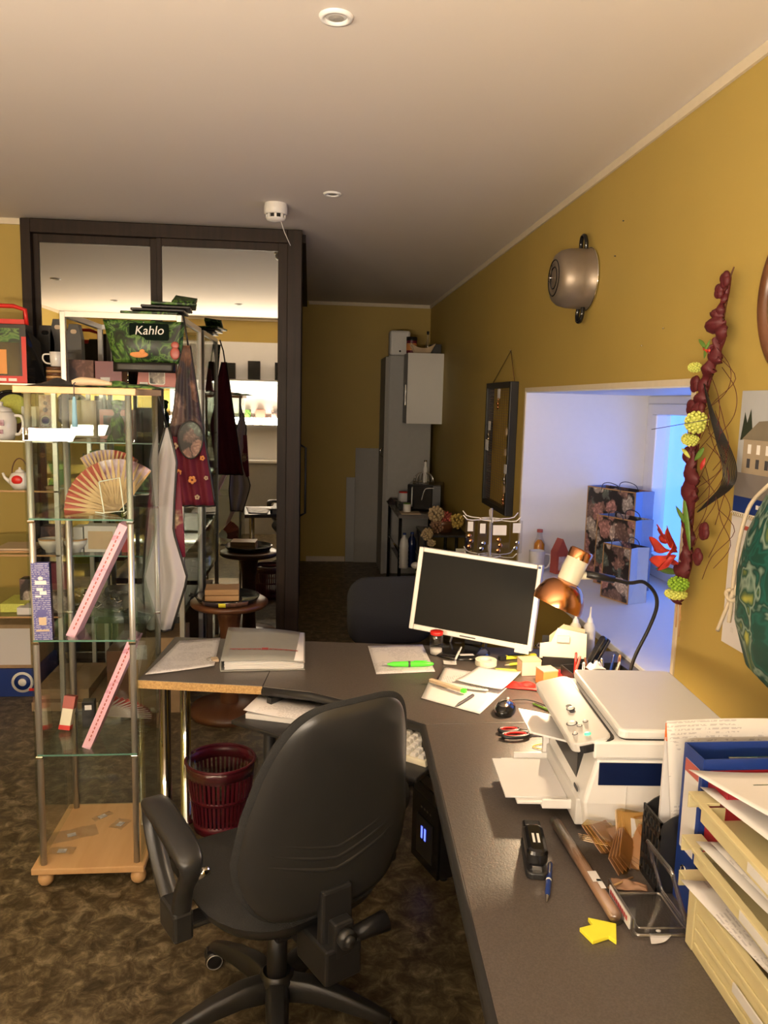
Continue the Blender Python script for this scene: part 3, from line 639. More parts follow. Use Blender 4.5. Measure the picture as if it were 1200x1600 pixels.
sp = thing('paper_stack', 'stack of blank white paper in the printer input tray', 'paper', (.797, 1.81, DZ+.001), math.radians(-4))
obj('sheets', MB().b2((-hw-.150, -.10, .0385), (-hw-.004, .10, .0425)), M['paper'], sp)

# ------------------------------------------------------------------ things on the desk
def flatpaper(name, label, cat, pts, z, mt, curl=0, group=None, th=.0008):
    # a sheet with corners pts (far-left, far-right, near-right, near-left), slightly waved
    a, b_, c_, d_ = [Vector((p[0], p[1], 0)) for p in pts]
    def fn(u, v):
        q = (a*(1-u)+b_*u)*(1-v)+(d_*(1-u)+c_*u)*v
        return (q.x, q.y, z+curl*(abs(2*u-1)**3*.5+abs(2*v-1)**3*.5))
    o = obj(name, MB().grid(fn, 10, 10), mt, solid=th)
    tag(o, label, cat, group); return o
flatpaper('paper_sheet', 'printed sheet under a bright green pen in front of the monitor', 'paper', [(.241, 3.029), (.461, 3.043), (.462, 2.724), (.247, 2.701)], DZ+.002, M['paperprint'])
flatpaper('paper_sheet', 'loose sheet at the left end of desk, left of grey ring binder', 'paper', [(-.50, 3.09), (-.345, 3.13), (-.33, 2.79), (-.555, 2.70)], DZ+.003, M['paperprint'], .004)
flatpaper('paper_sheet', 'white sheet lying under pencil and ruler at the middle of desk', 'paper', [(.43, 2.64), (.705, 2.585), (.54, 2.325), (.375, 2.464)], DZ+.002, M['paper'], .002)
flatpaper('paper_sheet', 'curled note sheet lying on top of papers beside the monitor base', 'paper', [(.50, 2.745), (.66, 2.66), (.605, 2.50), (.44, 2.57)], DZ+.008, M['paperprintY'], .004)
flatpaper('paper_sheet', 'curved white sheet in front of the orange box', 'paper', [(.62, 2.72), (.76, 2.66), (.65, 2.49), (.51, 2.585)], DZ+.014, M['paper'], .008)
# pen
def pen(name, label, cat, a, b_, r, mt, tip=None, band=None, group=None):
    a = Vector(a); b_ = Vector(b_); L = (b_-a).length; d = (b_-a).normalized()
    t = thing(name, label, cat, a, group=group)
    q = d.to_track_quat('Z', 'Y').to_matrix().to_4x4()
    obj('barrel', MB().lathe([(r*.7, L*.14), (r, L*.22), (r*1.02, L*.6), (r*.9, L*.96), (r*.5, L)], 14, 0, q), mt, t)
    obj('tip', MB().lathe([(r*.15, 0), (r*.35, L*.05), (r*.7, L*.14)], 12, 0, q), tip or M['chrome'], t)
    obj('clip', MB().box((0, r*1.15, L*.80), (r*.5, r*.3, L*.28), 0, q), tip or M['chrome'], t)
    if band: obj('grip_band', MB().lathe([(r*1.05, L*.50), (r*1.08, L*.52), (r*1.05, L*.54)], 14, 0, q), band, t)
    return t
t = thing('ballpoint_pen', 'thick neon green pen lying on the printed sheet', 'pen', (.275, 2.775, DZ+.013))
obj('barrel', MB().lathe([(.003, .018), (.009, .04), (.0105, .09), (.0095, .15), (.006, .185), (.001, .19)], 16, M=Matrix.Rotation(PI/2, 4, 'Y') @ Matrix.Diagonal((1, 1, 1, 1))), M['greenneon'], t)
obj('tip', MB().lathe([(.001, 0), (.0022, .008), (.003, .018)], 12, M=Matrix.Rotation(PI/2, 4, 'Y')), M['chrome'], t)
obj('clip', MB().box((.14, 0, .0115), (.05, .004, .002)), M['greenneon'], t)
obj('grip_band', MB().lathe([(.0108, .095), (.011, .099), (.0107, .103)], 16, M=Matrix.Rotation(PI/2, 4, 'Y')), M['darkink'], t)
pen('pencil', 'short dark pencil lying diagonally on white sheet', 'pencil', (.470, 2.375, DZ+.008), (.552, 2.475, DZ+.008), .005, M['darkink'], M['black'])
t = thing('marker', 'beige marker with green end lying on white sheet', 'marker', (.47, 2.55, DZ+.010), math.radians(-47))
obj('barrel', MB().prism(rrect(.135, .018, .004, 3), 0, .011), M['sand'], t, bevel=.002)
obj('green_end', MB().prism([(p[0]+.0755, p[1]) for p in rrect(.017, .017, .003, 3)], .0005, .0105), M['greenneon'], t)
# grey ring binder
t = thing('ring_binder', 'grey card ring binder with red printed line lying on left part of desk', 'binder', (0, 0, DZ+.0015))
q = [(-.315, 3.147), (-.008, 3.105), (-.006, 2.752), (-.301, 2.739)]
def lerp(q, u, v, z):
    a = (1-u)*(1-v); return Vector((q[0][0]*(1-u)*(1-v)+q[1][0]*u*(1-v)+q[2][0]*u*v+q[3][0]*(1-u)*v, q[0][1]*(1-u)*(1-v)+q[1][1]*u*(1-v)+q[2][1]*u*v+q[3][1]*(1-u)*v, z))
obj('lower_cover', MB().prism(q, 0, .003), M['folder'], t)
obj('upper_cover', MB().grid(lambda u, v: lerp(q, u, v, .042-.012*(2*u-1)**2*(u > .5)-.003*v), 12, 6), M['folder'], t, solid=.003)
obj('spine', MB().grid(lambda u, v: lerp(q, -.008*math.sin(PI*u), v, .001+.040*u), 8, 6), M['folder'], t, solid=.0025)
for i in range(7):
    c_ = .006+i*.0045; j = .006*math.sin(i*2.1)
    obj('page_bundle', MB().grid(lambda u, v: lerp(q, .04+.945*u+j*.5, .02+.965*v+j*.3, c_+.001*math.sin(6*u+i)), 8, 2), M['paper'], t, solid=.0038)
for (r0, r1, nm) in ((0, 12, 'red_subtitle'), (15, 26, 'red_lettering')):
    mb = MB()
    for i in range(r0, r1):
        a0 = .08+i*.032; a1 = a0+.0322; z_ = lambda a: .0443-.012*(2*a-1)**2*(a > .5)
        mb.add([lerp(q, a0, .69, z_(a0)), lerp(q, a1, .69, z_(a1)), lerp(q, a1, .705+.008*(i % 2), z_(a1)), lerp(q, a0, .705+.008*(i % 2), z_(a0))], [(0, 1, 2, 3)])
    obj(nm, mb, M['redink'], t, solid=.0004)
obj('red_logo', MB().add([lerp(q, .47, .66, .0442), lerp(q, .55, .66, .0440), lerp(q, .55, .72, .0438), lerp(q, .47, .72, .044)], [(0, 1, 2, 3)]), M['redink'], t, solid=.0004)
t = thing('binder_clip', 'small metal binder clip lying between loose sheet and grey ring binder', 'clip', (-.335, 2.86, DZ+.001), .3)
obj('clamp', MB().prism([(-.012, -.018), (.012, -.018), (.012, .018), (-.012, .018)], 0, .010), M['sand'], t, bevel=.002)
obj('wire_arm', MB().tube([(-.01, -.018, .009), (-.03, -.008, .008), (-.03, .008, .008), (-.01, .018, .009)], .0012, 6), M['chrome'], t)
# jar with red lid
def jar(label, x, y, r, h, lidm, z=DZ, content=None, name='plastic_jar'):
    t = thing(name, label, 'jar', (x, y, z+.001))
    obj('body', MB().lathe([(.001, .0), (r*.93, 0), (r, .006), (r, h*.78), (r*.85, h*.86), (r*.85, h*.88)], 28), M['clear'], t)
    obj('lid', MB().lathe([(r*.93, h*.86), (r*.96, h*.87), (r*.96, h*.985), (r*.9, h), (.001, h)], 28), lidm, t)
    if content: obj('content', MB().lathe([(.001, .003), (r*.88, .003), (r*.88, h*.25), (.001, h*.26)], 20), content, t)
    return t
jar('clear plastic jar with red lid standing left of the monitor base', .497, 2.925, .026, .092, M['brightred'], content=M['printergrey'])
# small desk bits near the base
flatpaper('paper_scrap', 'small torn white scrap beside the clear jar', 'scrap', [(.51, 2.84), (.56, 2.835), (.552, 2.79), (.505, 2.80)], DZ+.002, M['paper'], .003)
flatpaper('paper_slip', 'narrow white slip lying on black monitor base', 'slip', [(.575, 2.87), (.63, 2.872), (.632, 2.852), (.577, 2.850)], DZ+.019, M['paper'])
pen('pen', 'slim pale blue pen leaning beside the clear jar', 'pen', (.545, 2.80, DZ+.012), (.585, 2.875, DZ+.045), .004, M['printergrey'])
t = thing('tape_roll', 'roll of clear sticky tape lying in front of the monitor', 'tape', (.665, 2.80, DZ+.001))
obj('tape', MB().lathe([(.025, 0), (.040, 0), (.040, .02), (.025, .02), (.025, 0)], 32, smooth=False), M['creamlamp'], t)
obj('core', MB().lathe([(.022, .0005), (.025, .0005), (.025, .0195), (.022, .0195), (.022, .0005)], 32, smooth=False), M['white'], t)
# mouse
t = thing('computer_mouse', 'black and silver computer mouse on desk left of the printer', 'mouse', (.625, 2.345, DZ+.001), math.radians(-28))
obj('body', MB().lathe([(.034, 0), (.036, .008), (.033, .020), (.024, .031), (.010, .036), (.001, .037)], 28, M=Matrix.Diagonal((.92, 1.5, 1, 1))), M['blackgloss'], t)
obj('silver_top', MB().lathe([(.026, .0305), (.018, .0355), (.008, .0378), (.001, .0382)], 24, M=Matrix.Translation((0, -.006, 0)) @ Matrix.Diagonal((.75, 1.25, 1, 1))), M['chrome'], t)
obj('scroll_wheel', MB().lathe([(.001, -.003), (.008, -.003), (.008, .003), (.001, .003)], 14, M=Matrix.Translation((0, .032, .029)) @ Matrix.Rotation(PI/2, 4, 'Y')), M['printergrey'], t)
obj('cable', MB().tube(smoothpath([(0, .05, .012), (.01, .085, .012), (.05, .11, .01), (.10, .10, .006), (.145, .06, .004)]), .002, 8), M['black'], t)
# scissors
t = thing('scissors', 'scissors with red and black handles lying beside printer output tray', 'scissors', (.60, 2.16, DZ+.002), math.radians(2))
def ring(cx, cy, rx, ry, a, mt, r=.0055):
    pts = [(cx+rx*math.cos(q)*math.cos(a)-ry*math.sin(q)*math.sin(a), cy+rx*math.cos(q)*math.sin(a)+ry*math.sin(q)*math.cos(a), .007) for q in [2*PI*i/28 for i in range(28)]]
    o = obj('handle', MB().tube(pts, r, 8, closed=True), M['black'], t)
    obj('handle_lining', MB().tube([((p[0]-cx)*.80+cx, (p[1]-cy)*.74+cy, .009) for p in pts], r*.62, 8, closed=True), mt, o)
ring(.0, .030, .030, .0155, .03, M['brightred']); ring(.008, -.008, .040, .018, .05, M['brightred'])
obj('blade', MB().tube([(.03, .024, .007), (.075, .008, .006)], [.006, .004], 8).prism([(.07, .014), (.075, .002), (.17, -.02), (.165, -.012)], .004, .006), M['chrome'], t)
obj('blade', MB().tube([(.045, -.002, .007), (.078, .010, .006)], [.006, .004], 8).prism([(.07, .002), (.078, .014), (.17, .020), (.17, .012)], .0065, .0085), M['chrome'], t)
t = tag(obj('rubber_band', MB().tube([(.675+.028*math.cos(q)+.006*math.cos(3*q), 2.085+.020*math.sin(q), DZ+.003) for q in [2*PI*i/36 for i in range(36)]], .0014, 6, closed=True), M['yellow']), 'thin yellow rubber band beside the scissors', 'rubber band')
# small boxes and clutter between monitor and printer
t = thing('small_box', 'small orange cube box in front of the cluttered pen tray', 'box', (.832, 2.59, DZ+.001), .2)
obj('box_body', MB().b2((-.028, -.028, 0), (.028, .028, .055)), M['orange'], t, bevel=.001); obj('lid_flap', MB().b2((-.0285, -.0285, .052), (.0285, .0285, .0565)), M['sand'], t)
t = thing('small_box', 'small pale pink box behind the orange box', 'box', (.80, 2.70, DZ+.001), .1)
obj('box_body', MB().b2((-.036, -.026, 0), (.036, .026, .055)), mat('pale_pink_card', (.75, .50, .42), .6), t, bevel=.001); obj('lid_flap', MB().b2((-.0365, -.0265, .050), (.0365, .0265, .0565)), M['sand'], t)
t = thing('craft_knife', 'yellow and black craft knife lying behind the tape roll', 'knife', (.81, 2.865, DZ+.004), math.radians(12))
obj('handle', MB().prism(rrect(.14, .020, .006, 4), 0, .012), M['yellow'], t, bevel=.003); obj('slider', MB().b2((-.05, -.004, .0115), (.02, .004, .015)), M['black'], t); obj('grip_end', MB().prism([(p[0]-.072, p[1]) for p in rrect(.03, .022, .006, 4)], -.0005, .0125), M['black'], t)
pen('highlighter', 'yellow pencil lying behind the pink box, left of it', 'pencil', (.73, 2.775, DZ+.006), (.86, 2.81, DZ+.010), .005, M['yellow'], M['sand'])
def cloth(name, label, cat, cx, cy, rx, ry, hz, mt, a=0, seed=1, z=DZ+.002):
    rr = random.Random(seed)
    ph = [rr.random()*6 for _ in range(4)]
    def fn(u, v):
        x = (u-.5)*2*rx; y = (v-.5)*2*ry*(1+.25*math.sin(4*u+ph[0]))
        zz = hz*(.5+.5*math.sin(9*u+ph[1])*math.sin(7*v+ph[2]))*(1-abs(2*u-1)**3)*(1-abs(2*v-1)**3)
        return (cx+x*math.cos(a)-y*math.sin(a), cy+x*math.sin(a)+y*math.cos(a), z+.002+zz)
    return tag(obj(name, MB().grid(fn, 18, 14), mt, solid=.0016), label, cat)
cloth('red_ribbon', 'bright red ribbon bundle in front of the orange box', 'ribbon', .755, 2.555, .075, .03, .018, M['brightred'], -.45, 3)
cloth('red_ribbon', 'second bright red ribbon lying behind the printer', 'ribbon', .895, 2.665, .045, .03, .022, M['brightred'], .3, 5)
cloth('sticky_note', 'crumpled pale yellow note between papers and pink box', 'note', .735, 2.71, .045, .035, .006, M['limeflower'], .1, 8)
pen('pen', 'dark green pen lying between red ribbon and mouse', 'pen', (.80, 2.29, DZ+.006), (.73, 2.40, DZ+.006), .0045, M['leafgreen'], M['black'])
# letter holder and contents
t = thing('letter_holder', 'grey letter holder holding stepped cards at right of the monitor', 'holder', (.955, 2.80, DZ+.001), math.radians(-12))
obj('holder_back', MB().b2((-.075, .02, 0), (.085, .026, .10)), M['black'], t)
obj('holder_front', MB().b2((-.075, -.035, 0), (.085, -.029, .035)), M['black'], t)
obj('holder_floor', MB().b2((-.075, -.03, 0), (.085, .02, .004)), M['black'], t)
k = thing('card_stack', 'stepped cream cards standing in the letter holder', 'cards', (.955, 2.80, DZ+.006), math.radians(-12))
obj('front_card', MB().prism([(-.085, .02), (-.085, .075), (-.045, .082), (-.022, .135), (.085, .118), (.085, .02)], 0, .004, 0, Matrix.Translation((0, -.018, 0)) @ Matrix.Rotation(math.radians(82), 4, 'X')), M['creamlamp'], k)
obj('rear_card', MB().prism([(-.05, .0), (-.05, .10), (.0, .145), (.08, .13), (.08, .0)], 0, .003, 0, Matrix.Translation((0, .004, 0)) @ Matrix.Rotation(math.radians(84), 4, 'X')), M['sand'], k)
obj('card_window', MB().b2((-.025, -.030, .088), (.02, -.0245, .112)), M['printergrey'], k)
for (x, y, h, mt, lb) in ((1.035, 2.90, .19, 'creamlamp', 'glue bottle with pointed nozzle standing left of the other, behind cards'), (1.085, 2.88, .20, 'printergrey', 'taller glue bottle with thin nozzle standing by the window sill')):
    t = thing('glue_bottle', lb, 'bottle', (x, y, DZ+.001), group='glue bottles behind the cards')
    obj('bottle_body', MB().lathe([(.001, 0), (.020, 0), (.022, .006), (.022, h*.62), (.012, h*.70), (.010, h*.72)], 20), M[mt], t)
    obj('nozzle', MB().lathe([(.012, h*.70), (.011, h*.75), (.005, h*.80), (.0025, h), (.001, h)], 16), M['white'], t)
t = thing('stapler', 'black upright stapler standing among the pens by window sill', 'stapler', (1.07, 2.74, DZ+.05), rot=(math.radians(10), math.radians(-58), .25))
obj('upper_arm', MB().prism([(p[0], p[1]) for p in rrect(.15, .026, .012, 5)], .012, .030), M['blackgloss'], t, bevel=.004)
obj('lower_arm', MB().prism(rrect(.15, .022, .008, 4), -.008, .004), M['black'], t, bevel=.002)
obj('hinge', MB().box((-.058, 0, .008), (.02, .02, .03)), M['chrome'], t)
t = thing('pen_tray', 'black low tray crammed with pens beside lamp base', 'tray', (1.02, 2.62, DZ+.001), .1)
mb = MB().b2((-.11, -.055, 0), (.11, .055, .004)).b2((-.11, -.055, .004), (.11, -.051, .045)).b2((-.11, .051, .004), (.11, .055, .045)).b2((-.11, -.051, .004), (-.106, .051, .045)).b2((.106, -.051, .004), (.11, .051, .045))
obj('tray_body', mb, M['black'], t, bevel=.001)
pcs = [('white pen pointing up to the left in pen tray', 'white', -.055, .10), ('brown paint brush in the pen tray', 'wood', -.03, -.2), ('red lipstick-like marker in the pen tray', 'brightred', -.075, .05), ('black felt pen in the pen tray', 'black', -.01, .3), ('silver pen in the pen tray', 'chrome', .02, -.1), ('dark blue marker in the pen tray', 'blue', .045, .25), ('cream crayon in the pen tray', 'creamlamp', .065, .5), ('orange pen in the pen tray next to lamp arm', 'orange', .085, .15), ('pink pen in the pen tray', 'rose', -.09, .35)]
for i, (lb, mt, dx, tl) in enumerate(pcs):
    h = .066+.014*(i % 3)
    pen('pen', lb, 'pen', (1.02+dx, 2.60+.012*(i % 4), DZ+.007), (1.02+dx+h*math.sin(tl)*.8, 2.61+.012*(i % 4), DZ+.007+h*math.cos(tl)), .005, M[mt], group='pens in the pen tray')
cloth('white_cloth', 'crumpled white tissue in the pen tray', 'tissue', 1.0, 2.575, .03, .018, .03, M['paper'], .2, 11, DZ+.06)
cloth('foil_scrap', 'shiny crumpled foil lying right behind the monitor edge', 'foil', .93, 2.90, .04, .03, .05, M['chrome'], .2, 13, DZ+.03)

# ------------------------------------------------------------------ things on the side desk
t = thing('stapler', 'glossy black stapler lying on the side desk in front of the printer tray', 'stapler', (.487, 1.535, DZ+.001), math.radians(80))
obj('lower_arm', MB().prism(rrect(.145, .046, .014, 5), 0, .014), M['black'], t, bevel=.003)
obj('upper_arm', MB().prism([(p[0]-.008, p[1]) for p in rrect(.115, .044, .016, 5)], .022, .058), M['blackgloss'], t, bevel=.009)
obj('magazine', MB().b2((-.060, -.010, .013), (.060, .010, .024)), M['chrome'], t)
obj('hinge_block', MB().b2((.045, -.020, .010), (.078, .020, .050)), M['blackgloss'], t, bevel=.005)
obj('white_marking', MB().b2((-.03, -.008, .0581), (.005, -.003, .0586)).b2((-.03, .002, .0581), (.005, .007, .0586)), M['whiteink'], t)
t = pen('ballpoint_pen', 'blue and silver ballpoint pen right of the glossy stapler', 'pen', (.470, 1.385, DZ+.0065), (.517, 1.515, DZ+.0065), .0055, M['blue'], M['chrome'], M['whiteink'])
# cardboard tube
mb = MB(); a, b_ = Vector((.575, 1.655, DZ+.0135)), Vector((.583, 1.325, DZ+.0135))
t = thing('paper_tube', 'long thin brown paper-wrapped tube lying diagonally on the side desk', 'tube', (.579, 1.49, DZ+.0015))
obj('wrap', MB().tube([a-Vector((.579, 1.49, DZ+.0015)), Vector((0, 0, .012)), b_-Vector((.579, 1.49, DZ+.0015))], [.0125, .0118, .0125], 16), M['brown'], t)
obj('plastic_sleeve', MB().tube([Vector((-.0055, .175, .012)), Vector((.005, -.175, .012))], .0135, 12), M['film'], t)
obj('tape_patch', MB().box((.0015, -.06, .0262), (.018, .035, .0008)).box((.006, -.085, .0262), (.010, .03, .0008)), M['paper'], t)
# yellow arrow
t = tag(obj('arrow_sign', MB().prism([(.533, 1.331), (.580, 1.311), (.562, 1.263), (.553, 1.278), (.519, 1.266), (.507, 1.303), (.535, 1.311)], DZ+.001, DZ+.009), M['yellow'], bevel=.001), 'thick yellow foam arrow lying on side desk', 'arrow')
flatpaper('paper_scrap', 'folded white paper scrap lying in front of the acrylic holder', 'scrap', [(.633, 1.283), (.672, 1.278), (.652, 1.262), (.625, 1.258)], DZ+.002, M['paper'], .003)
tag(obj('glue_drop', MB().ball((.655, 1.295, DZ+.002), (.005, .004, .0022), 12), M['ceramic']), 'tiny white blob on desk beside the acrylic holder', 'blob')
# acrylic card holder lying open
t = thing('acrylic_holder', 'clear acrylic card holder with a white price label lying on its side', 'holder', (0, 0, DZ+.001))
def frame(mb, O, X, Y, w_, h_, r, n=10, rr=None):
    O, X, Y = Vector(O), Vector(X).normalized(), Vector(Y).normalized()
    pts = [O+X*(p[0]+w_/2)+Y*(p[1]+h_/2) for p in rrect(w_, h_, rr or r*2, 4)]
    return mb.tube(pts, r, 8, closed=True)
mb = MB()
F0 = Vector((.608, 1.400, .006)); FX = Vector((.0, -.120, 0)); 
mb = frame(MB(), (.606, 1.405, .005), (0.0, -1, 0), (1, -.06, 0), .125, .10, .0035)
mb = frame(mb, (.614, 1.395, .012), (0.0, -1, 0), (1, -.06, 0), .105, .085, .0022)
obj('lower_frame', mb, M['acrylrim'], t)
mb = frame(MB(), (.709, 1.40, .008), (0.0, -1, 0), (-.31, .05, .95), .11, .115, .0036)
mb = frame(mb, (.704, 1.392, .020), (0.0, -1, 0), (-.31, .05, .95), .094, .092, .0024)
obj('raised_frame', mb, M['acrylrim'], t)
obj('front_wall', MB().box((.601, 1.343, .019), (.004, .128, .036)), M['acrylrim'], t, bevel=.0015)
obj('floor_plate', MB().b2((.61, 1.285, .001), (.70, 1.40, .004)), M['clear'], t, bevel=.001)
lb_ = obj('price_label', MB().box((.598, 1.343, .020), (.0012, .10, .024)), M['paper'], t)
mb = MB()
for i in range(9):
    mb.box((.5968, 1.383-i*.0095, .022), (.0006, .007, .009))
obj('red_lettering', mb, M['redink'], lb_)
# pile of amber film packets
pk = [((.650, 1.55, .035), (.10, .075, .020), (.5, .4, .6)), ((.715, 1.555, .055), (.085, .075, .018), (1.0, .3, .2)), ((.665, 1.50, .035), (.085, .05, .022), (1.1, -.3, 1.0)), ((.755, 1.565, .05), (.09, .05, .05), (.1, .1, .3)), ((.715, 1.52, .028), (.09, .06, .018), (.4, -.5, .4)), ((.625, 1.555, .026), (.08, .055, .014), (.1, .5, 1.3)), ((.69, 1.55, .028), (.09, .07, .02), (.2, .1, .1))]
lbs = ['folded amber packet at left of the pile by the printer', 'amber packet with white barcode label standing in the pile', 'pointed amber packet at the front of the pile', 'brown box-like packet at right of the pile by magazine file', 'flat amber packet at right front of the pile', 'smallest amber packet beneath the left of pile', 'lowest flat amber packet of the pile']
for i, (c_, s_, r_) in enumerate(pk):
    t = thing('film_packet', lbs[i], 'packet', (c_[0], c_[1], DZ+.012+c_[2]*.75), rot=r_, group='amber plastic packets in the pile')
    mb = MB()
    for k in range(4): mb.box((.004*k-.006, 0, -s_[2]*.4+k*s_[2]*.26), (s_[0]*(.92-.04*k), s_[1]*.92, .0016), 0, rz=.08*k)
    obj('brown_sheets', mb, M['sand'] if i % 2 else M['brown'], t)
    obj('film_wrap', MB().box((0, 0, 0), s_), M['ambfilm'], t, bevel=.003)
    if i == 1: obj('barcode_label', MB().box((0, -.0, s_[2]/2+.0008), (.035, .04, .0008)), M['paperprintY'], t)
tag(obj('wooden_stick', MB().tube([(.60, 1.405, DZ+.018), (.672, 1.455, DZ+.006)], .0022, 8), M['lightwood']), 'thin wooden stick lying behind the acrylic holder', 'stick')
cloth('brown_scrap', 'crumpled brown film scrap behind the acrylic holder', 'scrap', .655, 1.43, .035, .015, .012, M['brown'], -.3, 21)

# file box, binders, trays
t = thing('magazine_file', 'black slotted magazine file standing between packets and blue binder', 'magazine file', (.702, 1.452, DZ+.001), .0)
mb = MB(); mb.prism([(0, 0), (.24, 0), (.24, .27), (.02, .16), (0, .145)], -.0015, .0015, 0, Matrix.Translation((0, .035, 0)) @ Matrix.Rotation(PI/2, 4, 'X'))
mb.prism([(0, 0), (.24, 0), (.24, .27), (.02, .16), (0, .145)], -.0015, .0015, 0, Matrix.Translation((0, -.045, 0)) @ Matrix.Rotation(PI/2, 4, 'X'))
obj('side_wall', mb, M['black'], t)
mb = MB()
for i in range(6): mb.b2((-.002, -.045+i*.0155, 0), (.002, -.040+i*.0155, .150))
for z in (0, .035, .075, .112, .138): mb.b2((-.002, -.045, z), (.002, .037, z+.012))
obj('slotted_front', mb, M['black'], t)
obj('file_floor', MB().b2((0, -.045, 0), (.24, .035, .003)), M['black'], t)
def binder(name, label, y0, y1, mt, x0=.700, h=.32, d=.285, lab=True, z=DZ):
    t = thing(name, label, 'binder', (x0, (y0+y1)/2, z+.001)); w_ = y1-y0
    obj('spine', MB().b2((0, -w_/2, 0), (.003, w_/2, h)), mt, t, bevel=.001)
    for s in (-1, 1): obj('cover', MB().b2((.003, s*(w_/2-.0012)-.0012, 0), (d, s*(w_/2-.0012)+.0012, h)), mt, t)
    rg = obj('finger_ring', MB().tube([(-.0015, .010*math.cos(q), .075+.010*math.sin(q)) for q in [2*PI*i/20 for i in range(20)]], .0022, 6, closed=True), M['chrome'], t)
    obj('ring_rail', MB().b2((.004, -.006, .09), (.008, .006, .24)).tube([(.008, -.0, .13), (.03, -.018, .13), (.05, 0, .13)], .0016, 6).tube([(.008, 0, .21), (.03, -.018, .21), (.05, 0, .21)], .0016, 6), M['chrome'], t)
    obj('top_rail', MB().b2((.05, -w_/2+.003, h-.004), (d-.01, -w_/2+.006, h+.002)), M['chrome'], t)
    if lab:
        l = obj('spine_label', MB().b2((-.0008, -w_*.34, .115), (0, w_*.34, .295)), M['paperprintY'], t)
        obj('label_band', MB().b2((-.0012, -w_*.34, .27), (-.0006, w_*.34, .295)), M['rose'], l)
    return t
b1_ = binder('lever_arch_binder', 'blue lever arch binder with white and red spine label, open at the top', 1.325, 1.402, M['blue'], .732)
obj('content_pages', MB().b2((.02, -.02, .004), (.22, .008, .298)), M['paper'], b1_)
binder('lever_arch_binder', 'dark red binder standing behind the letter trays', 1.256, 1.322, M['red'], .742, .30, lab=False)
binder('lever_arch_binder', 'navy lever arch binder at right behind the open blue binder', 1.425, 1.50, M['navy'], 1.03, .335, .19, lab=False)
t = thing('paper_pad', 'wide white listing sheet with small print curling above the blue binder', 'paper', (0, 0, DZ+.001))
obj('sheet', MB().grid(lambda u, v: (.752-.045*v+.27*u, 1.432+.008*math.sin(PI*u)+.008*(1-v), .006+.345*v-.012*(u > .93)*v), 14, 10), M['paperprintZ'], t, solid=.0008)
t = thing('plastic_folder', 'white folder with an orange top edge leaning in the magazine file', 'folder', (0, 0, DZ+.004))
obj('folder_body', MB().b2((.718, 1.452, 0), (.90, 1.458, .305)), M['paper'], t); obj('orange_tab', MB().b2((.7175, 1.4515, .295), (.748, 1.4585, .335)), mat('orange_plastic', (.85, .16, .02), .4), t, bevel=.003)
# letter trays, stacked
trlb = ['lowest cream letter tray at the bottom right corner, with grooved side', 'middle cream letter tray of the stack, under handwritten sheets', 'topmost cream letter tray, under the large blank sheet']
def tray(i):
    z0, hh = [(0, .115), (.155, .030), (.235, .034)][i]
    x0 = [.694, .694, .70][i]; y1 = 1.262
    t = thing('letter_tray', trlb[i], 'letter tray', (x0, y1, DZ+.001+z0), math.radians(-1.5), 'stacked cream letter trays')
    L, W_ = .345, .34
    obj('tray_floor', MB().b2((.0, -L, .0), (W_, 0, .003)), M['cream'], t)
    obj('left_side', MB().b2((0, -L, .003), (.004, 0, hh-.006)), M['cream'], t)
    obj('top_lip', MB().b2((-.006, -L, hh-.007), (.008, 0, hh)), M['cream'], t, bevel=.001)
    if i == 0:
        for k in range(3): obj('side_ridge', MB().b2((-.004, -L+.01, .014+.028*k), (.0, -.030, .024+.028*k)), M['cream'], t, bevel=.002)
        obj('corner_pillar', MB().b2((-.004, -.024, .003), (.0, 0, hh-.008)), M['cream'], t, bevel=.001)
    obj('end_wall', MB().b2((.004, -.004, .003), (W_, 0, hh-.008)).b2((-.004, .0, hh-.006), (.034, .045, hh)).b2((-.004, .041, hh-.030), (.034, .045, hh-.006)), M['cream'], t, bevel=.001)
    obj('right_side', MB().b2((W_-.004, -L, .003), (W_, -.004, hh-.004)), M['cream'], t)
    obj('label_slot', MB().b2((-.007, -.26, hh*.35), (-.004 if i == 0 else 0, -.17, hh*.35+.016)), M['printergrey'], t)
    if i:
        for yy in (-.03, -L+.02): obj('riser', MB().b2((W_-.02, yy-.01, -.05 if i == 1 else -.055), (W_-.006, yy+.01, 0)), M['cream'], t)
        for yy in (-.03, -L+.02): obj('riser', MB().b2((.05, yy-.01, -.05 if i == 1 else -.055), (.064, yy+.01, 0)), M['cream'], t)
    return t
for i in range(3): tray(i)
for (z, P, mt, lb) in ((.119, [(.672, 1.262), (.90, 1.24), (.95, .93), (.705, .955)], 'paperprintY', 'handwritten sheet sticking out over the edge of lowest tray'), (.123, [(.72, 1.20), (.96, 1.21), (.97, .92), (.74, .92)], 'paper', 'white sheet lying crooked in the lowest tray'), (.192, [(.695, 1.262), (.93, 1.25), (.96, .93), (.72, .94)], 'printergrey', 'grey sheet lying in the middle tray'), (.197, [(.715, 1.25), (.95, 1.24), (.96, .95), (.735, .93)], 'paperprintY', 'printed sheet lying in the middle tray on grey sheet'), (.275, [(.715, 1.30), (.93, 1.27), (.98, 1.0), (.76, 1.00)], 'printergrey', 'grey printed sheet on top tray, under a blank one'), (.300, [(.700, 1.318), (.855, 1.30), (1.02, 1.04), (.795, 1.045)], 'paper', 'large blank white sheet on top of all trays')):
    flatpaper('paper_sheet', lb, 'paper', P, DZ+.001+z, M[mt], .005)
t = thing('blue_box_file', 'dark blue box file with pale label lying on papers at right edge', 'box file', (.93, 1.15, DZ+.312), math.radians(-6))
obj('box_body', MB().b2((0, -.20, 0), (.25, .12, .045)), M['navy'], t, bevel=.003)
obj('end_label', MB().b2((-.001, -.18, .006), (0, .02, .038)), M['paperprintY'], t)
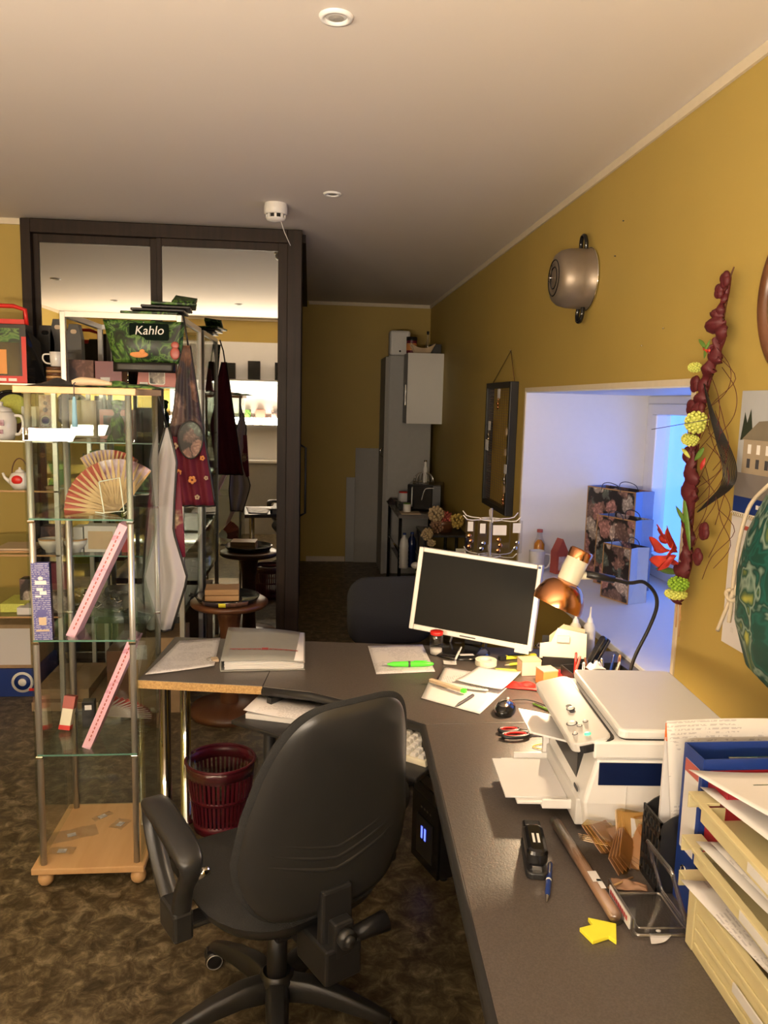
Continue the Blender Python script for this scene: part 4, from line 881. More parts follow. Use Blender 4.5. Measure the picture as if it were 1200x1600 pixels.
t = thing('paper_block', 'block of cream envelopes standing at the right edge behind box file', 'envelopes', (1.06, 1.37, DZ+.001))
obj('envelopes', MB().b2((0, -.03, 0), (.14, .03, .33)), M['sand'], t, bevel=.002)
t = thing('dark_folder', 'dark folder with pale pages leaning at the wall behind the listing sheet', 'folder', (1.02, 1.53, DZ+.001))
obj('covers', MB().b2((0, -.025, 0), (.19, -.021, .29)).b2((0, .021, 0), (.19, .025, .29)), M['blackcard'], t)
obj('pages', MB().b2((.004, -.018, .004), (.185, .018, .28)), M['paper'], t)
# trash basket and computer tower
t = thing('waste_basket', 'wine red slotted plastic waste basket with bin liner under the desk', 'waste basket', (-.335, 3.03, 0))
mb = MB(); n = 44
rad = lambda z: .105+.030*z/.28
for i in range(n):
    a0 = 2*PI*i/n; a1 = a0+2*PI/n*.55
    mb.add([(rad(.04)*math.cos(a0), rad(.04)*math.sin(a0), .04), (rad(.04)*math.cos(a1), rad(.04)*math.sin(a1), .04), (rad(.235)*math.cos(a1), rad(.235)*math.sin(a1), .235), (rad(.235)*math.cos(a0), rad(.235)*math.sin(a0), .235)], [(0, 1, 2, 3)])
mb.lathe([(.001, .003), (rad(0), .003), (rad(.045), .045)], n).lathe([(rad(.14), .135), (rad(.15), .150)], n).lathe([(rad(.23), .23), (rad(.28), .28)], n)
obj('slotted_wall', mb, M['basket'], t, solid=.003)
obj('rim', MB().tube([(rad(.28)*math.cos(2*PI*i/40), rad(.28)*math.sin(2*PI*i/40), .282) for i in range(40)], .006, 8, closed=True), M['basket'], t)
def ln(u, v):
    a = 2*PI*u; r = rad(.28)+.008+.003*math.sin(13*a)+.002*math.sin(29*a)
    z = .292-.055*v+.006*math.sin(5*a)*v
    if v < .3: r -= .03*(.3-v)/.3+.004*math.sin(9*a)
    return (r*math.cos(a), r*math.sin(a), z)
obj('bin_liner', MB().grid(ln, 80, 8), M['film'], t)
obj('liner_inside', MB().grid(lambda u, v: ((.095-.02*v+.006*math.sin(16*PI*u))*math.cos(2*PI*u), (.095-.02*v+.006*math.sin(16*PI*u))*math.sin(2*PI*u), .288-.24*v), 60, 6), M['film'], t)
t = thing('computer_tower', 'black computer tower with blue light standing under the desk corner', 'computer', (.436, 2.682, 0), math.radians(20))
obj('case', MB().b2((.012, -.10, .012), (.43, .10, .42)), M['black'], t, bevel=.004)
obj('front_panel', MB().b2((0, -.10, .012), (.012, .10, .42)), M['blackgloss'], t, bevel=.003)
obj('drive_bay', MB().b2((-.0015, -.085, .33), (0, .085, .37)), M['black'], t); obj('drive_bay', MB().b2((-.0015, -.085, .28), (0, .085, .32)), M['black'], t)
lp_ = obj('light_panel', MB().b2((-.004, -.062, .05), (0, .055, .20)), M['shell'], t, bevel=.002)
for y in (-.012, .012): obj('blue_light', MB().b2((-.0052, y-.005, .12), (-.004, y+.005, .165)), M['ledblue'], lp_)
for (x, y) in ((.04, -.08), (.04, .08), (.40, -.08), (.40, .08)): obj('foot', MB().lathe([(.015, 0), (.015, .012)], 14, M=Matrix.Translation((x, y, 0))), M['black'], t)
for k in range(4): obj('front_port', MB().b2((-.0022, -.05+k*.022, .232), (0, -.038+k*.022, .240)), M['chrome'], t)

def at(px, py, ax, v):
    # the point of the plane (axis = v) seen at a place of the 1200x1600 photograph
    q = _r*((px-600)/FPX)+_d*((py-800)/FPX)+_f; i = 'XYZ'.index(ax)
    return CAM+q*((v-CAM[i])/q[i])

# ------------------------------------------------------------------ glass cabinet at the desk end
gc = thing('glass_cabinet', 'slim glass display cabinet with beech base and top, left of the desk', 'display cabinet', (-.74, 2.855, 0))
gx0, gx1, gy0, gy1 = -.195, .185, -.225, .225
obj('base_board', MB().b2((gx0, gy0, .055), (gx1, gy1, .078)), M['beech'], gc, bevel=.003)
obj('top_board', MB().b2((gx0, gy0, 1.700), (gx1, gy1, 1.722)), M['beech'], gc, bevel=.002)
PC = [(gx0+.035, gy0+.03), (gx1-.03, gy0+.03), (gx0+.035, gy1-.03), (gx1-.02, gy1-.03)]
for x, y in PC:
    obj('post', MB().tube([(x, y, .078), (x, y, 1.70)], .0105, 16), M['alu'], gc)
    obj('ball_foot', MB().ball((x+.005, y, .028), (.027, .027, .028), 20), M['beech'], gc)
shz = [.484, .886, 1.296]
for z in shz:
    s_ = obj('glass_shelf', MB().b2((gx0+.03, gy0+.02, z-.006), (gx1-.02, gy1-.02, z)), M['glass'], gc)
    obj('shelf_edge', MB().b2((gx0+.03, gy0+.0185, z-.006), (gx1-.02, gy0+.0199, z)), M['glassedge'], s_)
    for x, y in PC: obj('shelf_clip', MB().box((x, y, z-.012), (.024, .024, .010)), M['chrome'], s_, bevel=.002)
obj('glass_panel', MB().b2((gx0+.020, gy0+.02, .08), (gx0+.024, gy1-.02, 1.698)), M['glass'], gc)
obj('glass_panel', MB().b2((gx1-.014, gy0+.02, .08), (gx1-.010, gy1-.02, 1.698)), M['glass'], gc)
obj('glass_panel', MB().b2((gx0+.03, gy1-.014, .08), (gx1-.02, gy1-.010, 1.698)), M['glass'], gc)
obj('glass_door', MB().b2((gx0+.03, gy0+.010, 1.296), (gx1-.02, gy0+.014, 1.698)), M['glass'], gc)
obj('door_hinge', MB().tube([(gx0+.035, gy0+.012, 1.55), (gx0+.035, gy0+.012, 1.59)], .006, 10), M['chrome'], gc)
for i, (px, py, w_, h_) in enumerate(((97, 1330, .045, .028), (112, 1305, .09, .05), (160, 1276, .04, .02), (188, 1288, .035, .035))):
    p = at(px, py, 'Z', .08)
    t = thing('price_tag', ['small bag with tag at the front of cabinet base', 'longer flat clear bag with barcode tag on cabinet base', 'crumpled white tag at the back of cabinet base', 'small white barcode tag near the right side of cabinet base'][i], 'tag', (p.x, p.y, .0795), .4*i, 'tags on the cabinet base')
    obj('tag_card', MB().b2((-.015, -.011, .001), (.015, .011, .003)), M['paperprint'], t)
    obj('clear_bag', MB().grid(lambda u, v, a=w_, b_=h_: ((u-.5)*a*2, (v-.5)*b_*1.6, .001+.004*abs(math.sin(7*u+3*v))), 8, 6), M['film'], t)
# long pink boxes leaning inside
def lean_box(label, bx, bz, ang, L, y):
    t = thing('gift_box', label, 'box', (bx, y, bz), group='long pink boxes leaning in the glass cabinet', rot=(0, ang, 0))
    obj('box_body', MB().b2((0, -.055, 0), (.030, .055, L)), M['pink'], t, bevel=.001)
    mb = MB()
    for i in range(24): mb.b2((.013, -.0554, .03+i*(L-.05)/24), (.017, -.055, .03+i*(L-.05)/24+.010))
    obj('printed_side', mb, M['rose'], t)
    return t
lean_box('long pink floral box leaning on the middle glass shelf', -.817, .8865, math.radians(25.5), .43, 2.76)
lean_box('long pink floral box leaning on the lowest glass shelf', -.775, .4845, math.radians(23), .42, 2.76)
# folding fan on wire stand
def fan(name, label, loc, R, r0, a0, a1, n, m1, m2, tilt=.25, rz=0, group=None, rmat='lightwood'):
    t = thing(name, label, 'fan', loc, group=group, rot=(-tilt, 0, rz))
    mb = MB(); vs = []
    k = n*2
    for i in range(k+1):
        a = a0+(a1-a0)*i/k; dz = .004*(1 if i % 2 else -1)
        for rr in (r0, R): vs.append((rr*math.cos(a), dz, rr*math.sin(a)))
    mb.add(vs, [(2*i, 2*i+1, 2*i+3, 2*i+2) for i in range(k)], 0)
    for fi in range(k): mb.m[fi] = 0 if fi < k*.42 else 1
    obj('fan_leaf', mb, [M[m1], M[m2]], t, solid=.0012)
    for i in range(n+1):
        a = a0+(a1-a0)*i/n; w_ = .0035
        d = Vector((math.cos(a), 0, math.sin(a))); p_ = Vector((-math.sin(a), 0, math.cos(a)))
        obj('fan_rib', MB().add([d*.0-p_*w_*.5, d*R*.99-p_*w_*.6, d*R*.99+p_*w_*.6, p_*w_*.5, d*r0*.9+p_*w_*2.2, d*r0*.9-p_*w_*2.2], [(0, 5, 1, 2, 4, 3)]), M[rmat], t, solid=.0015, loc=(0, -.005, 0))
    return t
fan('folding_fan', 'open red and blue folding fan on wire stand, upper glass shelf', (-.655, 2.79, 1.303), .180, .085, math.radians(52), math.radians(186), 18, 'mauve', 'rose', .12)
fan('folding_fan', 'second open fan with red and grey leaf standing behind first fan', (-.72, 2.93, 1.335), .17, .08, math.radians(52), math.radians(125), 14, 'rose', 'mauve', .1)
t = thing('wire_stand', 'white wire display stand holding the front folding fan', 'stand', (-.665, 2.765, 1.2965))
obj('front_frame', MB().tube([(-.045, 0, .11), (.024, 0, .125), (.038, -.01, .012), (-.028, -.01, .006), (-.045, 0, .11)], .0022, 8), M['whiteink'], t)
obj('base_rail', MB().tube([(-.028, -.01, .003), (-.10, .05, .003)], .0022, 8), M['whiteink'], t); obj('base_rail', MB().tube([(.038, -.01, .003), (.035, .08, .003)], .0022, 8), M['whiteink'], t)
fan('folding_fan', 'red and white round fan lying low on the bottom glass shelf', (-.78, 2.93, .515), .20, .085, math.radians(-14), math.radians(62), 12, 'flora_red', 'rose', -.85, .0, rmat='whiteink')
t = thing('gift_box', 'narrow red and white box on bottom glass shelf at left', 'box', (-.895, 2.86, .4845), rot=(math.radians(-14), math.radians(8), 0))
obj('box_body', MB().b2((0, -.02, .004), (.038, .02, .12)), M['creamlamp'], t, bevel=.001); obj('red_end', MB().b2((-.0008, -.0208, .0035), (.0388, .0208, .02)), M['brightred'], t); obj('red_ribbon', MB().b2((-.001, -.021, .08), (.039, .021, .125)), M['rose'], t)
t = thing('perfume_box', 'small black box with white label on bottom glass shelf', 'box', (-.80, 2.90, .4845), .1)
obj('box_body', MB().b2((-.022, -.02, 0), (.022, .02, .095)), M['blackcard'], t, bevel=.001); obj('white_label', MB().b2((-.012, -.0208, .065), (.012, -.02, .083)), M['paper'], t)
# violet package at the left front
t = thing('violet_package', 'tall narrow violet printed package standing at the left front of cabinet', 'package', (-.871, 2.66, .8865), rot=(0, math.radians(-1), 0))
obj('card_sleeve', MB().b2((-.029, -.012, 0), (.029, .006, .262)), M['violet'], t, bevel=.001)
obj('side_strip', MB().b2((.0291, -.0115, .001), (.0305, .0055, .261)), M['navy'], t)
mb = MB()
for (x, z, w_, h_) in ((0, .205, .014, .010), (0, .189, .036, .013), (-.004, .168, .020, .010), (.006, .155, .022, .012), (-.01, .146, .018, .006)): mb.b2((x-w_/2, -.0126, z), (x+w_/2, -.012, z+h_))
obj('white_picture', mb, M['whiteink'], t)
obj('lower_picture', MB().b2((-.012, -.0126, .052), (.012, -.012, .078)).b2((-.022, -.0126, .030), (.020, -.012, .036)), M['sand'], t)
# on the top board
cloth('black_cloth', 'folded black cloth lying on the top of glass cabinet', 'cloth', -.83, 2.80, .09, .10, .028, M['blackcard'], .1, 31, 1.7225)
cloth('patterned_scarf', 'rolled green and beige patterned scarf along top of glass cabinet', 'scarf', -.62, 2.72, .13, .045, .022, M['jungle'], -.08, 33, 1.7225)
t = thing('rolled_cloth', 'beige rolled cloth end with blue tassel hanging over the cabinet top', 'cloth roll', (-.735, 2.66, 1.737))
obj('roll', MB().tube(smoothpath([(-.02, -.02, .0), (.03, -.005, .004), (.10, .0, -.002)]), [.006, .008, .011, .013, .014, .013, .012, .012, .011, .010, .008, .006, .005], 12), M['sand'], t)
obj('tassel_cord', MB().tube([(-.008, -.022, .0), (-.006, -.046, -.005), (-.006, -.047, -.05)], .0018, 6), M['darkink'], t)
mb = MB().lathe([(.003, 0), (.006, -.01), (.007, -.05), (.009, -.095), (.001, -.096)], 14, M=Matrix.Translation((-.006, -.047, -.045)))
obj('tassel', mb, mat('pale_blue_thread', (.22, .42, .55), .8, bump=.5), t)

# ------------------------------------------------------------------ aluminium showcases behind
def showcase(name, label, x0, x1, y0, y1, z1, shelves, zb, door=True):
    t = thing(name, label, 'showcase', (x0, y0, 0)); w_, d_ = x1-x0, y1-y0; a = .026
    for x, y in ((0, 0), (w_-a, 0), (0, d_-a), (w_-a, d_-a)): obj('corner_post', MB().b2((x, y, 0), (x+a, y+a, z1)), M['alu'], t, bevel=.002)
    for (p, q) in (((a, 0), (w_-a, a)), ((a, d_-a), (w_-a, d_)), ((0, a), (a, d_-a)), ((w_-a, a), (w_, d_-a))): obj('top_rail', MB().b2((p[0], p[1], z1-a), (q[0], q[1], z1)), M['alu'], t)
    obj('base_shelf', MB().b2((a, .002, zb-.035), (w_-a, d_-.002, zb)), M['blackcard'], t)
    for z in shelves:
        s_ = obj('glass_shelf', MB().b2((.004, .006, z-.006), (w_-.004, d_-.006, z)), M['glass'], t)
        obj('shelf_edge', MB().b2((.004, .004, z-.006), (w_-.004, .0058, z)), M['glassedge'], s_)
    obj('side_glass', MB().b2((w_-.012, a, zb), (w_-.008, d_-a, z1-a)), M['glass'], t)
    return t
SZ = [.883, 1.212, 1.463, 1.745]
SA = showcase('showcase', 'aluminium framed glass showcase in front of the mirror, aprons hanging on its corner', -1.225, -.637, 4.11, 4.84, 2.10, SZ, .56)
SB = thing('shelf_rack', 'glass shelf rack at far left in front of yellow wall', 'shelf rack', (-2.1, 4.12, 0))
for x, y in ((0, 0), (.82, 0), (0, .62), (.82, .62)): obj('corner_post', MB().b2((x, y, 0), (x+.022, y+.022, 1.76)), M['alu'], SB)
for z in SZ+[.56]:
    s_ = obj('glass_shelf', MB().b2((.0, .003, z-.008), (.842, .64, z)), M['glass'], SB)
    obj('shelf_edge', MB().b2((.0, .000, z-.008), (.842, .003, z)), M['lightwood' if z < 1.3 else 'alu'], s_)
def tbox(name, label, px0, px1, pt, zb, y, d, mt, group=None, rz=0, zt=None, face=None, cat='box', lab=None):
    a = at(px0, pt, 'Y', y); b_ = at(px1, pt, 'Y', y); h = (zt if zt else a.z)-zb
    w_ = b_.x-a.x
    t = thing(name, label, cat, ((a.x+b_.x)/2, y, zb+.001), rz, group)
    obj('box_body', MB().b2((-w_/2, 0, 0), (w_/2, d, h)), M[mt], t, bevel=.0015)
    if face: obj('front_picture', MB().b2((-w_*.38, -.0008, h*.12), (w_*.38, 0, h*.80)), M[face], t)
    if lab: obj('white_label', MB().b2((-w_*.30, -.0010, h*.06), (w_*.05, -.0001, h*.34)), M['paper'], t)
    return t
z4, z3, z2, z1_ = 1.745, 1.463, 1.212, .883
# top shelf, left: red and black gift bag
t = thing('gift_bag', 'black and red gift box bag with window and handle at far left', 'gift bag', (-1.56, 4.18, z4+.001))
w_, h = .30, .29
obj('bag_body', MB().prism([(-w_/2, 0), (w_/2, 0), (w_/2, .10), (-w_/2, .10)], 0, h), M['blackcard'], t, bevel=.002)
obj('window_film', MB().b2((-w_/2+.03, -.001, .04), (w_/2-.03, 0, h-.05)), M['clear'], t)
obj('red_border', MB().b2((-w_/2, -.0012, 0), (w_/2, -.0002, .036)).b2((w_/2-.022, -.0012, .036), (w_/2, -.0002, h-.06)).b2((-w_/2, -.0012, .036), (-w_/2+.02, -.0002, h)), M['brightred'], t)
hd = obj('carry_handle', MB().tube([(-.10, .05, h), (-.09, .05, h+.075), (-.055, .05, h+.092), (.08, .05, h+.092), (.135, .05, h+.075), (.14, .05, h)], .011, 8).b2((-.10, .045, h), (.14, .055, h+.028)), M['brightred'], t)
obj('lower_lettering', MB().b2((-.10, -.0018, .010), (-.06, -.0013, .024)).b2((-.05, -.0018, .010), (-.01, -.0013, .024)).b2((0, -.0018, .010), (.05, -.0013, .024)).b2((.06, -.0018, .010), (.10, -.0013, .024)), M['whiteink'], t)
obj('round_badge', MB().lathe([(.046, 0), (.046, .002), (.001, .002)], 28, 0, Matrix.Translation((-.02, -.001, .235)) @ Matrix.Rotation(PI/2, 4, 'X')).lathe([(.036, .002), (.036, .003), (.001, .003)], 28, 1, Matrix.Translation((-.02, -.001, .235)) @ Matrix.Rotation(PI/2, 4, 'X')), [M['brightred'], M['blackgloss']], t)
obj('leaf_print', MB().b2((.02, -.0016, .20), (.12, -.0012, .27)), M['jungle'], t)
t2 = obj('orange_pouch', MB().b2((-.09, -.0022, .045), (.055, -.0014, .165)), mat('orange_pouch', (.72, .30, .06), .4), t)
obj('pouch_seal', MB().lathe([(.026, 0), (.026, .001), (.001, .001)], 24, 0, Matrix.Translation((-.02, -.0023, .115)) @ Matrix.Rotation(PI/2, 4, 'X')), M['sand'], t2)
obj('gusset', MB().add([(w_/2, .0, h-.02), (w_/2+.06, .02, h-.08), (w_/2+.055, .10, .02), (w_/2, .0, .02)], [(0, 1, 2, 3)]), M['blackgloss'], t, solid=.003)
for i, (px, wpx, tp, lb) in enumerate(((73, 30, 507, 'plain black paper bag beside the red gift box bag'), (92, 26, 497, 'black paper bag with cut-out handle next to showcase post'), (117, 26, 505, 'black paper bag with cut-out handle inside the showcase'))):
    y = 4.45; a = at(px-wpx/2, tp, 'Y', y); b_ = at(px+wpx/2, tp, 'Y', y); ww = b_.x-a.x; hh = a.z-z4
    t = thing('paper_bag', lb, 'paper bag', ((a.x+b_.x)/2, y, z4+.001), 0, 'plain black paper bags')
    obj('bag_body', MB().prism([(-ww/2, 0), (ww/2, 0), (ww/2*.9, hh*.75), (ww/2*.55, hh*.98), (-ww/2*.55, hh*.98), (-ww/2*.9, hh*.75)], -.03, .03, 0, Matrix.Rotation(PI/2, 4, 'X')), M['blackcard'], t)
    obj('handle_hole', MB().prism(rrect(ww*.36, .022, .010, 4), .0305, .0315, 0, Matrix.Translation((0, 0, hh*.86)) @ Matrix.Rotation(PI/2, 4, 'X')), M['sand'] if i else M['blackgloss'], t)
t = thing('coaster_stack', 'stack of round brown coasters under a pale mug on top shelf', 'coasters', (-1.275, 4.2, z4+.001))
for k in range(6): obj('coaster', MB().lathe([(.001, 0), (.047, 0), (.048, .006), (.047, .0125), (.001, .0125)], 28, M=Matrix.Translation((.001*(k % 2), 0, k*.0145))), M['wood'] if k % 2 else M['lightwood'], t)
def mug(name, label, x, y, z, r, h, mt, hs=1, deco=None, cat='mug', ang=0):
    t = thing(name, label, cat, (x, y, z+.001), ang)
    obj('cup', MB().lathe([(.001, 0), (r*.80, 0), (r*.86, h*.04), (r*.97, h*.5), (r, h), (r*.94, h), (r*.90, h*.5), (r*.78, h*.08), (.001, h*.07)], 32), mt, t)
    obj('handle', MB().tube(smoothpath([(hs*r*.93, 0, h*.84), (hs*(r+.028), 0, h*.80), (hs*(r+.034), 0, h*.5), (hs*(r+.02), 0, h*.24), (hs*r*.88, 0, h*.18)], 6), r*.12, 10), mt, t)
    if deco: obj('painted_decor', MB().lathe([(r*.905, h*.2), (r*.99, h*.5), (r*1.006, h*.72)], 32), deco, t)
    return t
mug('mug', 'pale pink and white mug standing on the coaster stack', -1.27, 4.2, z4+.089, .034, .072, M['ceramic'], -1)
# showcase top shelf
tbox('gift_box', 'dark brown box with crossed gold lines inside showcase, top shelf left', 107, 146, 562, z4, 4.2, .12, 'flora_brown')
tbox('gift_box', 'wine red box with small label inside showcase, top shelf', 148, 190, 564, z4, 4.2, .12, 'wine', lab=True)
t = thing('gift_box', 'dusty red box with arched lid, portrait window and white lettering at showcase corner', 'gift box', (-.765, 4.13, z4+.001))
w_, h = .19, .165
pr2 = [(-w_/2*1.05, 0), (w_/2*1.05, 0), (w_/2*.9, h*.86), (w_/2*.6, h*.97), (0, h*1.03), (-w_/2*.6, h*.97), (-w_/2*.9, h*.86)]
obj('box_body', MB().prism(pr2, -.06, .0, 0, Matrix.Rotation(PI/2, 4, 'X')), M['rose'], t, bevel=.002)
obj('window_frame', MB().prism(rrect(.080, .078, .010, 4), 0, .001, 0, Matrix.Translation((-.0, .0, .050)) @ Matrix.Rotation(PI/2, 4, 'X')), M['whiteink'], t)
obj('window_picture', MB().prism(rrect(.072, .070, .009, 4), 0.001, .0016, 0, Matrix.Translation((-.0, .0, .050)) @ Matrix.Rotation(PI/2, 4, 'X')), M['flora_dark'], t)
text('lettering', 'Kahlo', .030, M['whiteink'], t, TM((0, -.001, .112), (1, 0, 0), (0, 0, 1)))
obj('price_label', MB().b2((-.085, -.001, .004), (-.045, 0, .022)), M['paper'], t)
# green tote bag hanging on the showcase front
t = thing('tote_bag', 'green jungle print bag with white lettering hanging on the showcase front', 'bag', (-.815, 4.09, 1.86))
def bagf(u, v, yo=0):
    w0 = .175+.02*v; x = (u*2-1)*w0+(.03*(1-v) if u < .5 else -.0)*(1-2*u if u < .5 else 0)
    return (x, -.012-.022*math.sin(PI*u)*math.sin(PI*min(1, v*1.1))+yo-.01*math.sin(5*u), .205*v)
obj('bag_front', MB().grid(bagf, 16, 12), M['jungle'], t, solid=.003)
obj('bag_back', MB().grid(lambda u, v: (bagf(u, v)[0], .006, .205*v), 6, 4), M['jungle'], t, solid=.003)
obj('black_bottom', MB().grid(lambda u, v: ((u*2-1)*.15, -.010-.012*math.sin(PI*u), -.045+.05*v), 12, 3), M['blackcard'], t, solid=.004)
DP = mat('black_green_print', (.006, .012, .008), .8, spec=.05)
obj('dark_patch', MB().prism([(p[0]+.03, p[1]+.150) for p in rrect(.19, .080, .01, 3)], .030, .0305, 0, Matrix.Rotation(PI/2, 4, 'X') @ Matrix.Translation((0, 0, .008))), DP, t)
text('lettering', 'Kahlo', .060, M['whiteink'], t, TM((.03, -.042, .155), (1, .0, .05), (0, 0, 1)), shear=.2)
obj('figure_print', MB().ball((-.02, -.036, .04), (.045, .004, .016), 16).ball((-.005, -.038, .053), (.014, .004, .014), 14), M['orange'], t)
obj('red_flower_print', MB().ball((.150, -.018, .09), (.020, .004, .018), 14).ball((.150, -.020, .05), (.024, .004, .030), 14), M['rose'], t)
obj('eyelet', MB().ball((.0, -.020, .195), (.004, .003, .004), 10), M['chrome'], t)
# flat pouches on the showcase top
for i in range(4):
    x = -.80+.035*i; 
    t = tag(obj('flat_pouch', MB().box((0, 0, .008), (.28-.02*i, .24, .013)), M['jungle' if i in (0, 3) else 'blackcard'], bevel=.004, loc=(x, 4.25, 2.101+.0165*i), rot=(0, -.03*0, .05*i)), ['lowest green pouch stacked on top of the showcase', 'second pouch, black, stacked on the showcase', 'third pouch, black, in the pile on top of the showcase', 'topmost green leaf print pouch on the showcase'][i], 'pouch', 'flat pouches piled on the showcase')
t = tag(obj('flat_pouch', MB().grid(lambda u, v: (-.70+.11*u, 4.20+.13*v, 2.168+.045*v*(1-.3*u)), 6, 6), M['jungle'], solid=.02), 'green pouch standing upright at the right of the pouch pile', 'pouch', 'flat pouches piled on the showcase')
# second shelf
t = thing('teapot', 'white floral teapot mug at far left on the second shelf', 'teapot', (-1.56, 4.22, z3+.001))
obj('pot_body', MB().lathe([(.001, 0), (.060, 0), (.072, .03), (.074, .09), (.066, .13), (.055, .14), (.001, .142)], 32), M['ceramic'], t)
obj('lid', MB().lathe([(.056, .140), (.05, .155), (.02, .165), (.012, .17), (.014, .185), (.001, .19)], 28), M['ceramic'], t)
obj('handle', MB().tube(smoothpath([(.066, 0, .12), (.10, 0, .115), (.108, 0, .07), (.09, 0, .03), (.069, 0, .025)], 6), .008, 10), M['ceramic'], t)
obj('flower_print', MB().b2((.01, -.074, .03), (.035, -.071, .05)).b2((.02, -.0745, .07), (.04, -.071, .10)), M['mauve'], t)
t = thing('decorated_plate', 'round black-rimmed plate with yellow picture behind the floral teapot', 'plate', (-1.57, 4.36, z3+.13), rot=(math.radians(80), 0, 0))
obj('rim', MB().tube([(.115*math.cos(2*PI*i/40), .115*math.sin(2*PI*i/40), 0) for i in range(40)], .008, 8, closed=True), M['blackgloss'], t)
obj('plate_face', MB().lathe([(.112, -.004), (.112, .0), (.001, .002)], 36), M['flora_brown'], t); obj('yellow_field', MB().lathe([(.08, .001), (.078, .0035), (.001, .0035)], 32, M=Matrix.Translation((.02, .02, 0))), M['limeflower'], t)
def disc(r, x, z, y0=-.0008, mt='mauve', t=None, nm='round_motif'):
    return obj(nm, MB().lathe([(r, 0), (r, .0012), (.001, .0012)], 28, 0, Matrix.Translation((x, y0, z)) @ Matrix.Rotation(PI/2, 4, 'X')), M[mt], t)
t = tbox('gift_tin', 'tall grey-violet tin with three round motifs, second shelf', 60, 80, 617, z3, 4.35, .06, 'mauve')
disc(.026, 0, .095, t=t, mt='paper'); disc(.020, 0, .095, -.0022, 'violet', t); disc(.013, 0, .15, t=t, mt='violet'); disc(.010, 0, .185, t=t, mt='violet')
t = tbox('gift_tin', 'shorter grey tin with ring motif beside the tall tin', 33, 56, 635, z3, 4.30, .06, 'printergrey'); disc(.016, 0, .11, t=t, mt='violet')
tbox('gift_box', 'dark red open box set in front of the tins', 46, 90, 668, z3, 4.2, .09, 'flora_red')
tbox('gift_box', 'tiny white box beside the dark red box on second shelf', 42, 50, 682, z3, 4.16, .03, 'paper')
tbox('gift_box', 'pale yellow cardboard box on the second showcase shelf, centre', 104, 150, 625, z3, 4.5, .12, 'sand')
tbox('gift_box', 'dusty pink box with white lettering on second showcase shelf', 155, 205, 640, z3, 4.4, .12, 'rose', face='flora_brown')
t = thing('figurine', 'dark green bust-like figurine on the second showcase shelf', 'figurine', (-.985, 4.22, z3+.001))
obj('body', MB().lathe([(.001, 0), (.055, 0), (.050, .02), (.030, .05), (.036, .09), (.028, .12), (.016, .135), (.014, .15)], 20).ball((0, 0, .172), (.024, .026, .030), 16), M['jungle'], t)
obj('headdress', MB().ball((0, .008, .195), (.030, .028, .018), 14), M['leafgreen'], t)
# third shelf
t = thing('teapot', 'small white teapot with red flowers on third shelf at left', 'teapot', (-1.47, 4.2, z2+.001))
obj('pot_body', MB().lathe([(.001, 0), (.035, 0), (.052, .025), (.054, .05), (.042, .078), (.025, .086), (.001, .088)], 28), M['ceramic'], t)
obj('red_flower', MB().ball((.0, -.045, .048), (.028, .012, .024), 16), M['brightred'], t)
obj('spout', MB().tube([(-.045, 0, .03), (-.075, 0, .055), (-.085, 0, .08)], [.012, .008, .006], 10), M['ceramic'], t)
obj('bail_handle', MB().tube([(.040*math.cos(a), 0, .07+.085*math.sin(a)) for a in [PI*i/16 for i in range(17)]], .003, 8), M['wood'], t)
obj('lid', MB().lathe([(.024, .086), (.018, .095), (.006, .10), (.007, .108), (.001, .11)], 20), M['ceramic'], t)
t = thing('glass_vase', 'pale green glass vase on the third shelf', 'vase', (-1.30, 4.25, z2+.001))
obj('vase_body', MB().lathe([(.001, 0), (.04, 0), (.045, .02), (.03, .08), (.045, .13), (.05, .14)], 28), glass('green_glass', (.55, .85, .65), .3), t)
obj('vase_foot', MB().lathe([(.001, -.0005), (.044, -.0005), (.040, .006)], 24), M['ceramic'], t)
for i, (px0, px1, tp, mt, lb) in enumerate(((84, 100, 735, 'sand', 'pleated brown paper bag on the third shelf'), (95, 107, 758, 'orange', 'orange and white small bag beside pleated paper bag'), (72, 90, 760, 'card', 'dark tan low box before pleated paper bag'))):
    tbox('paper_bag', lb, px0, px1, tp, z2, 4.3-.05*i, .06, mt, cat='bag')
t = tbox('picture_card', 'green floral picture card on third showcase shelf at right', 208, 238, 738, z2, 4.2, .02, 'jungle', cat='card')
tbox('gift_box', 'teal green pot-shaped box on third showcase shelf', 140, 180, 705, z2, 4.35, .12, 'leafgreen')
# fourth shelf
for i, (x, lb) in enumerate(((-1.33, 'left white bowl with brown rim on fourth shelf'), (-1.205, 'right white bowl on fourth shelf, beside left bowl'))):
    t = thing('bowl', lb, 'bowl', (x, 4.2, z1_+.001), group='white bowls on the fourth shelf')
    obj('bowl_body', MB().lathe([(.001, 0), (.026, 0), (.027, .012), (.040, .020), (.056, .045), (.060, .070), (.056, .070), (.050, .045), (.03, .024), (.001, .022)], 32), M['ceramic'], t)
    obj('rim_band', MB().lathe([(.0605, .066), (.0612, .070), (.055, .0735)], 32), M['lightwood'], t)
tbox('patterned_box', 'orange and brown patterned box behind the white bowls', 63, 104, 823, z1_, 4.35, .10, 'flora_brown')
tbox('gift_box', 'white box with orange row of houses on fourth showcase shelf', 131, 182, 822, z1_, 4.2, .10, 'printergrey', face='sand')
tbox('gift_box', 'narrow grey box left of the white box with houses', 114, 129, 824, z1_, 4.2, .10, 'printergrey')
tbox('gift_box', 'small dark red box at right of the fourth showcase shelf', 190, 202, 855, .80, 4.12, .0, 'red', zt=.88) if False else None
tbox('small_card', 'small red card with white edge on fourth showcase shelf', 190, 203, 858, z1_, 4.2, .01, 'red', cat='card', zt=z1_+.10)
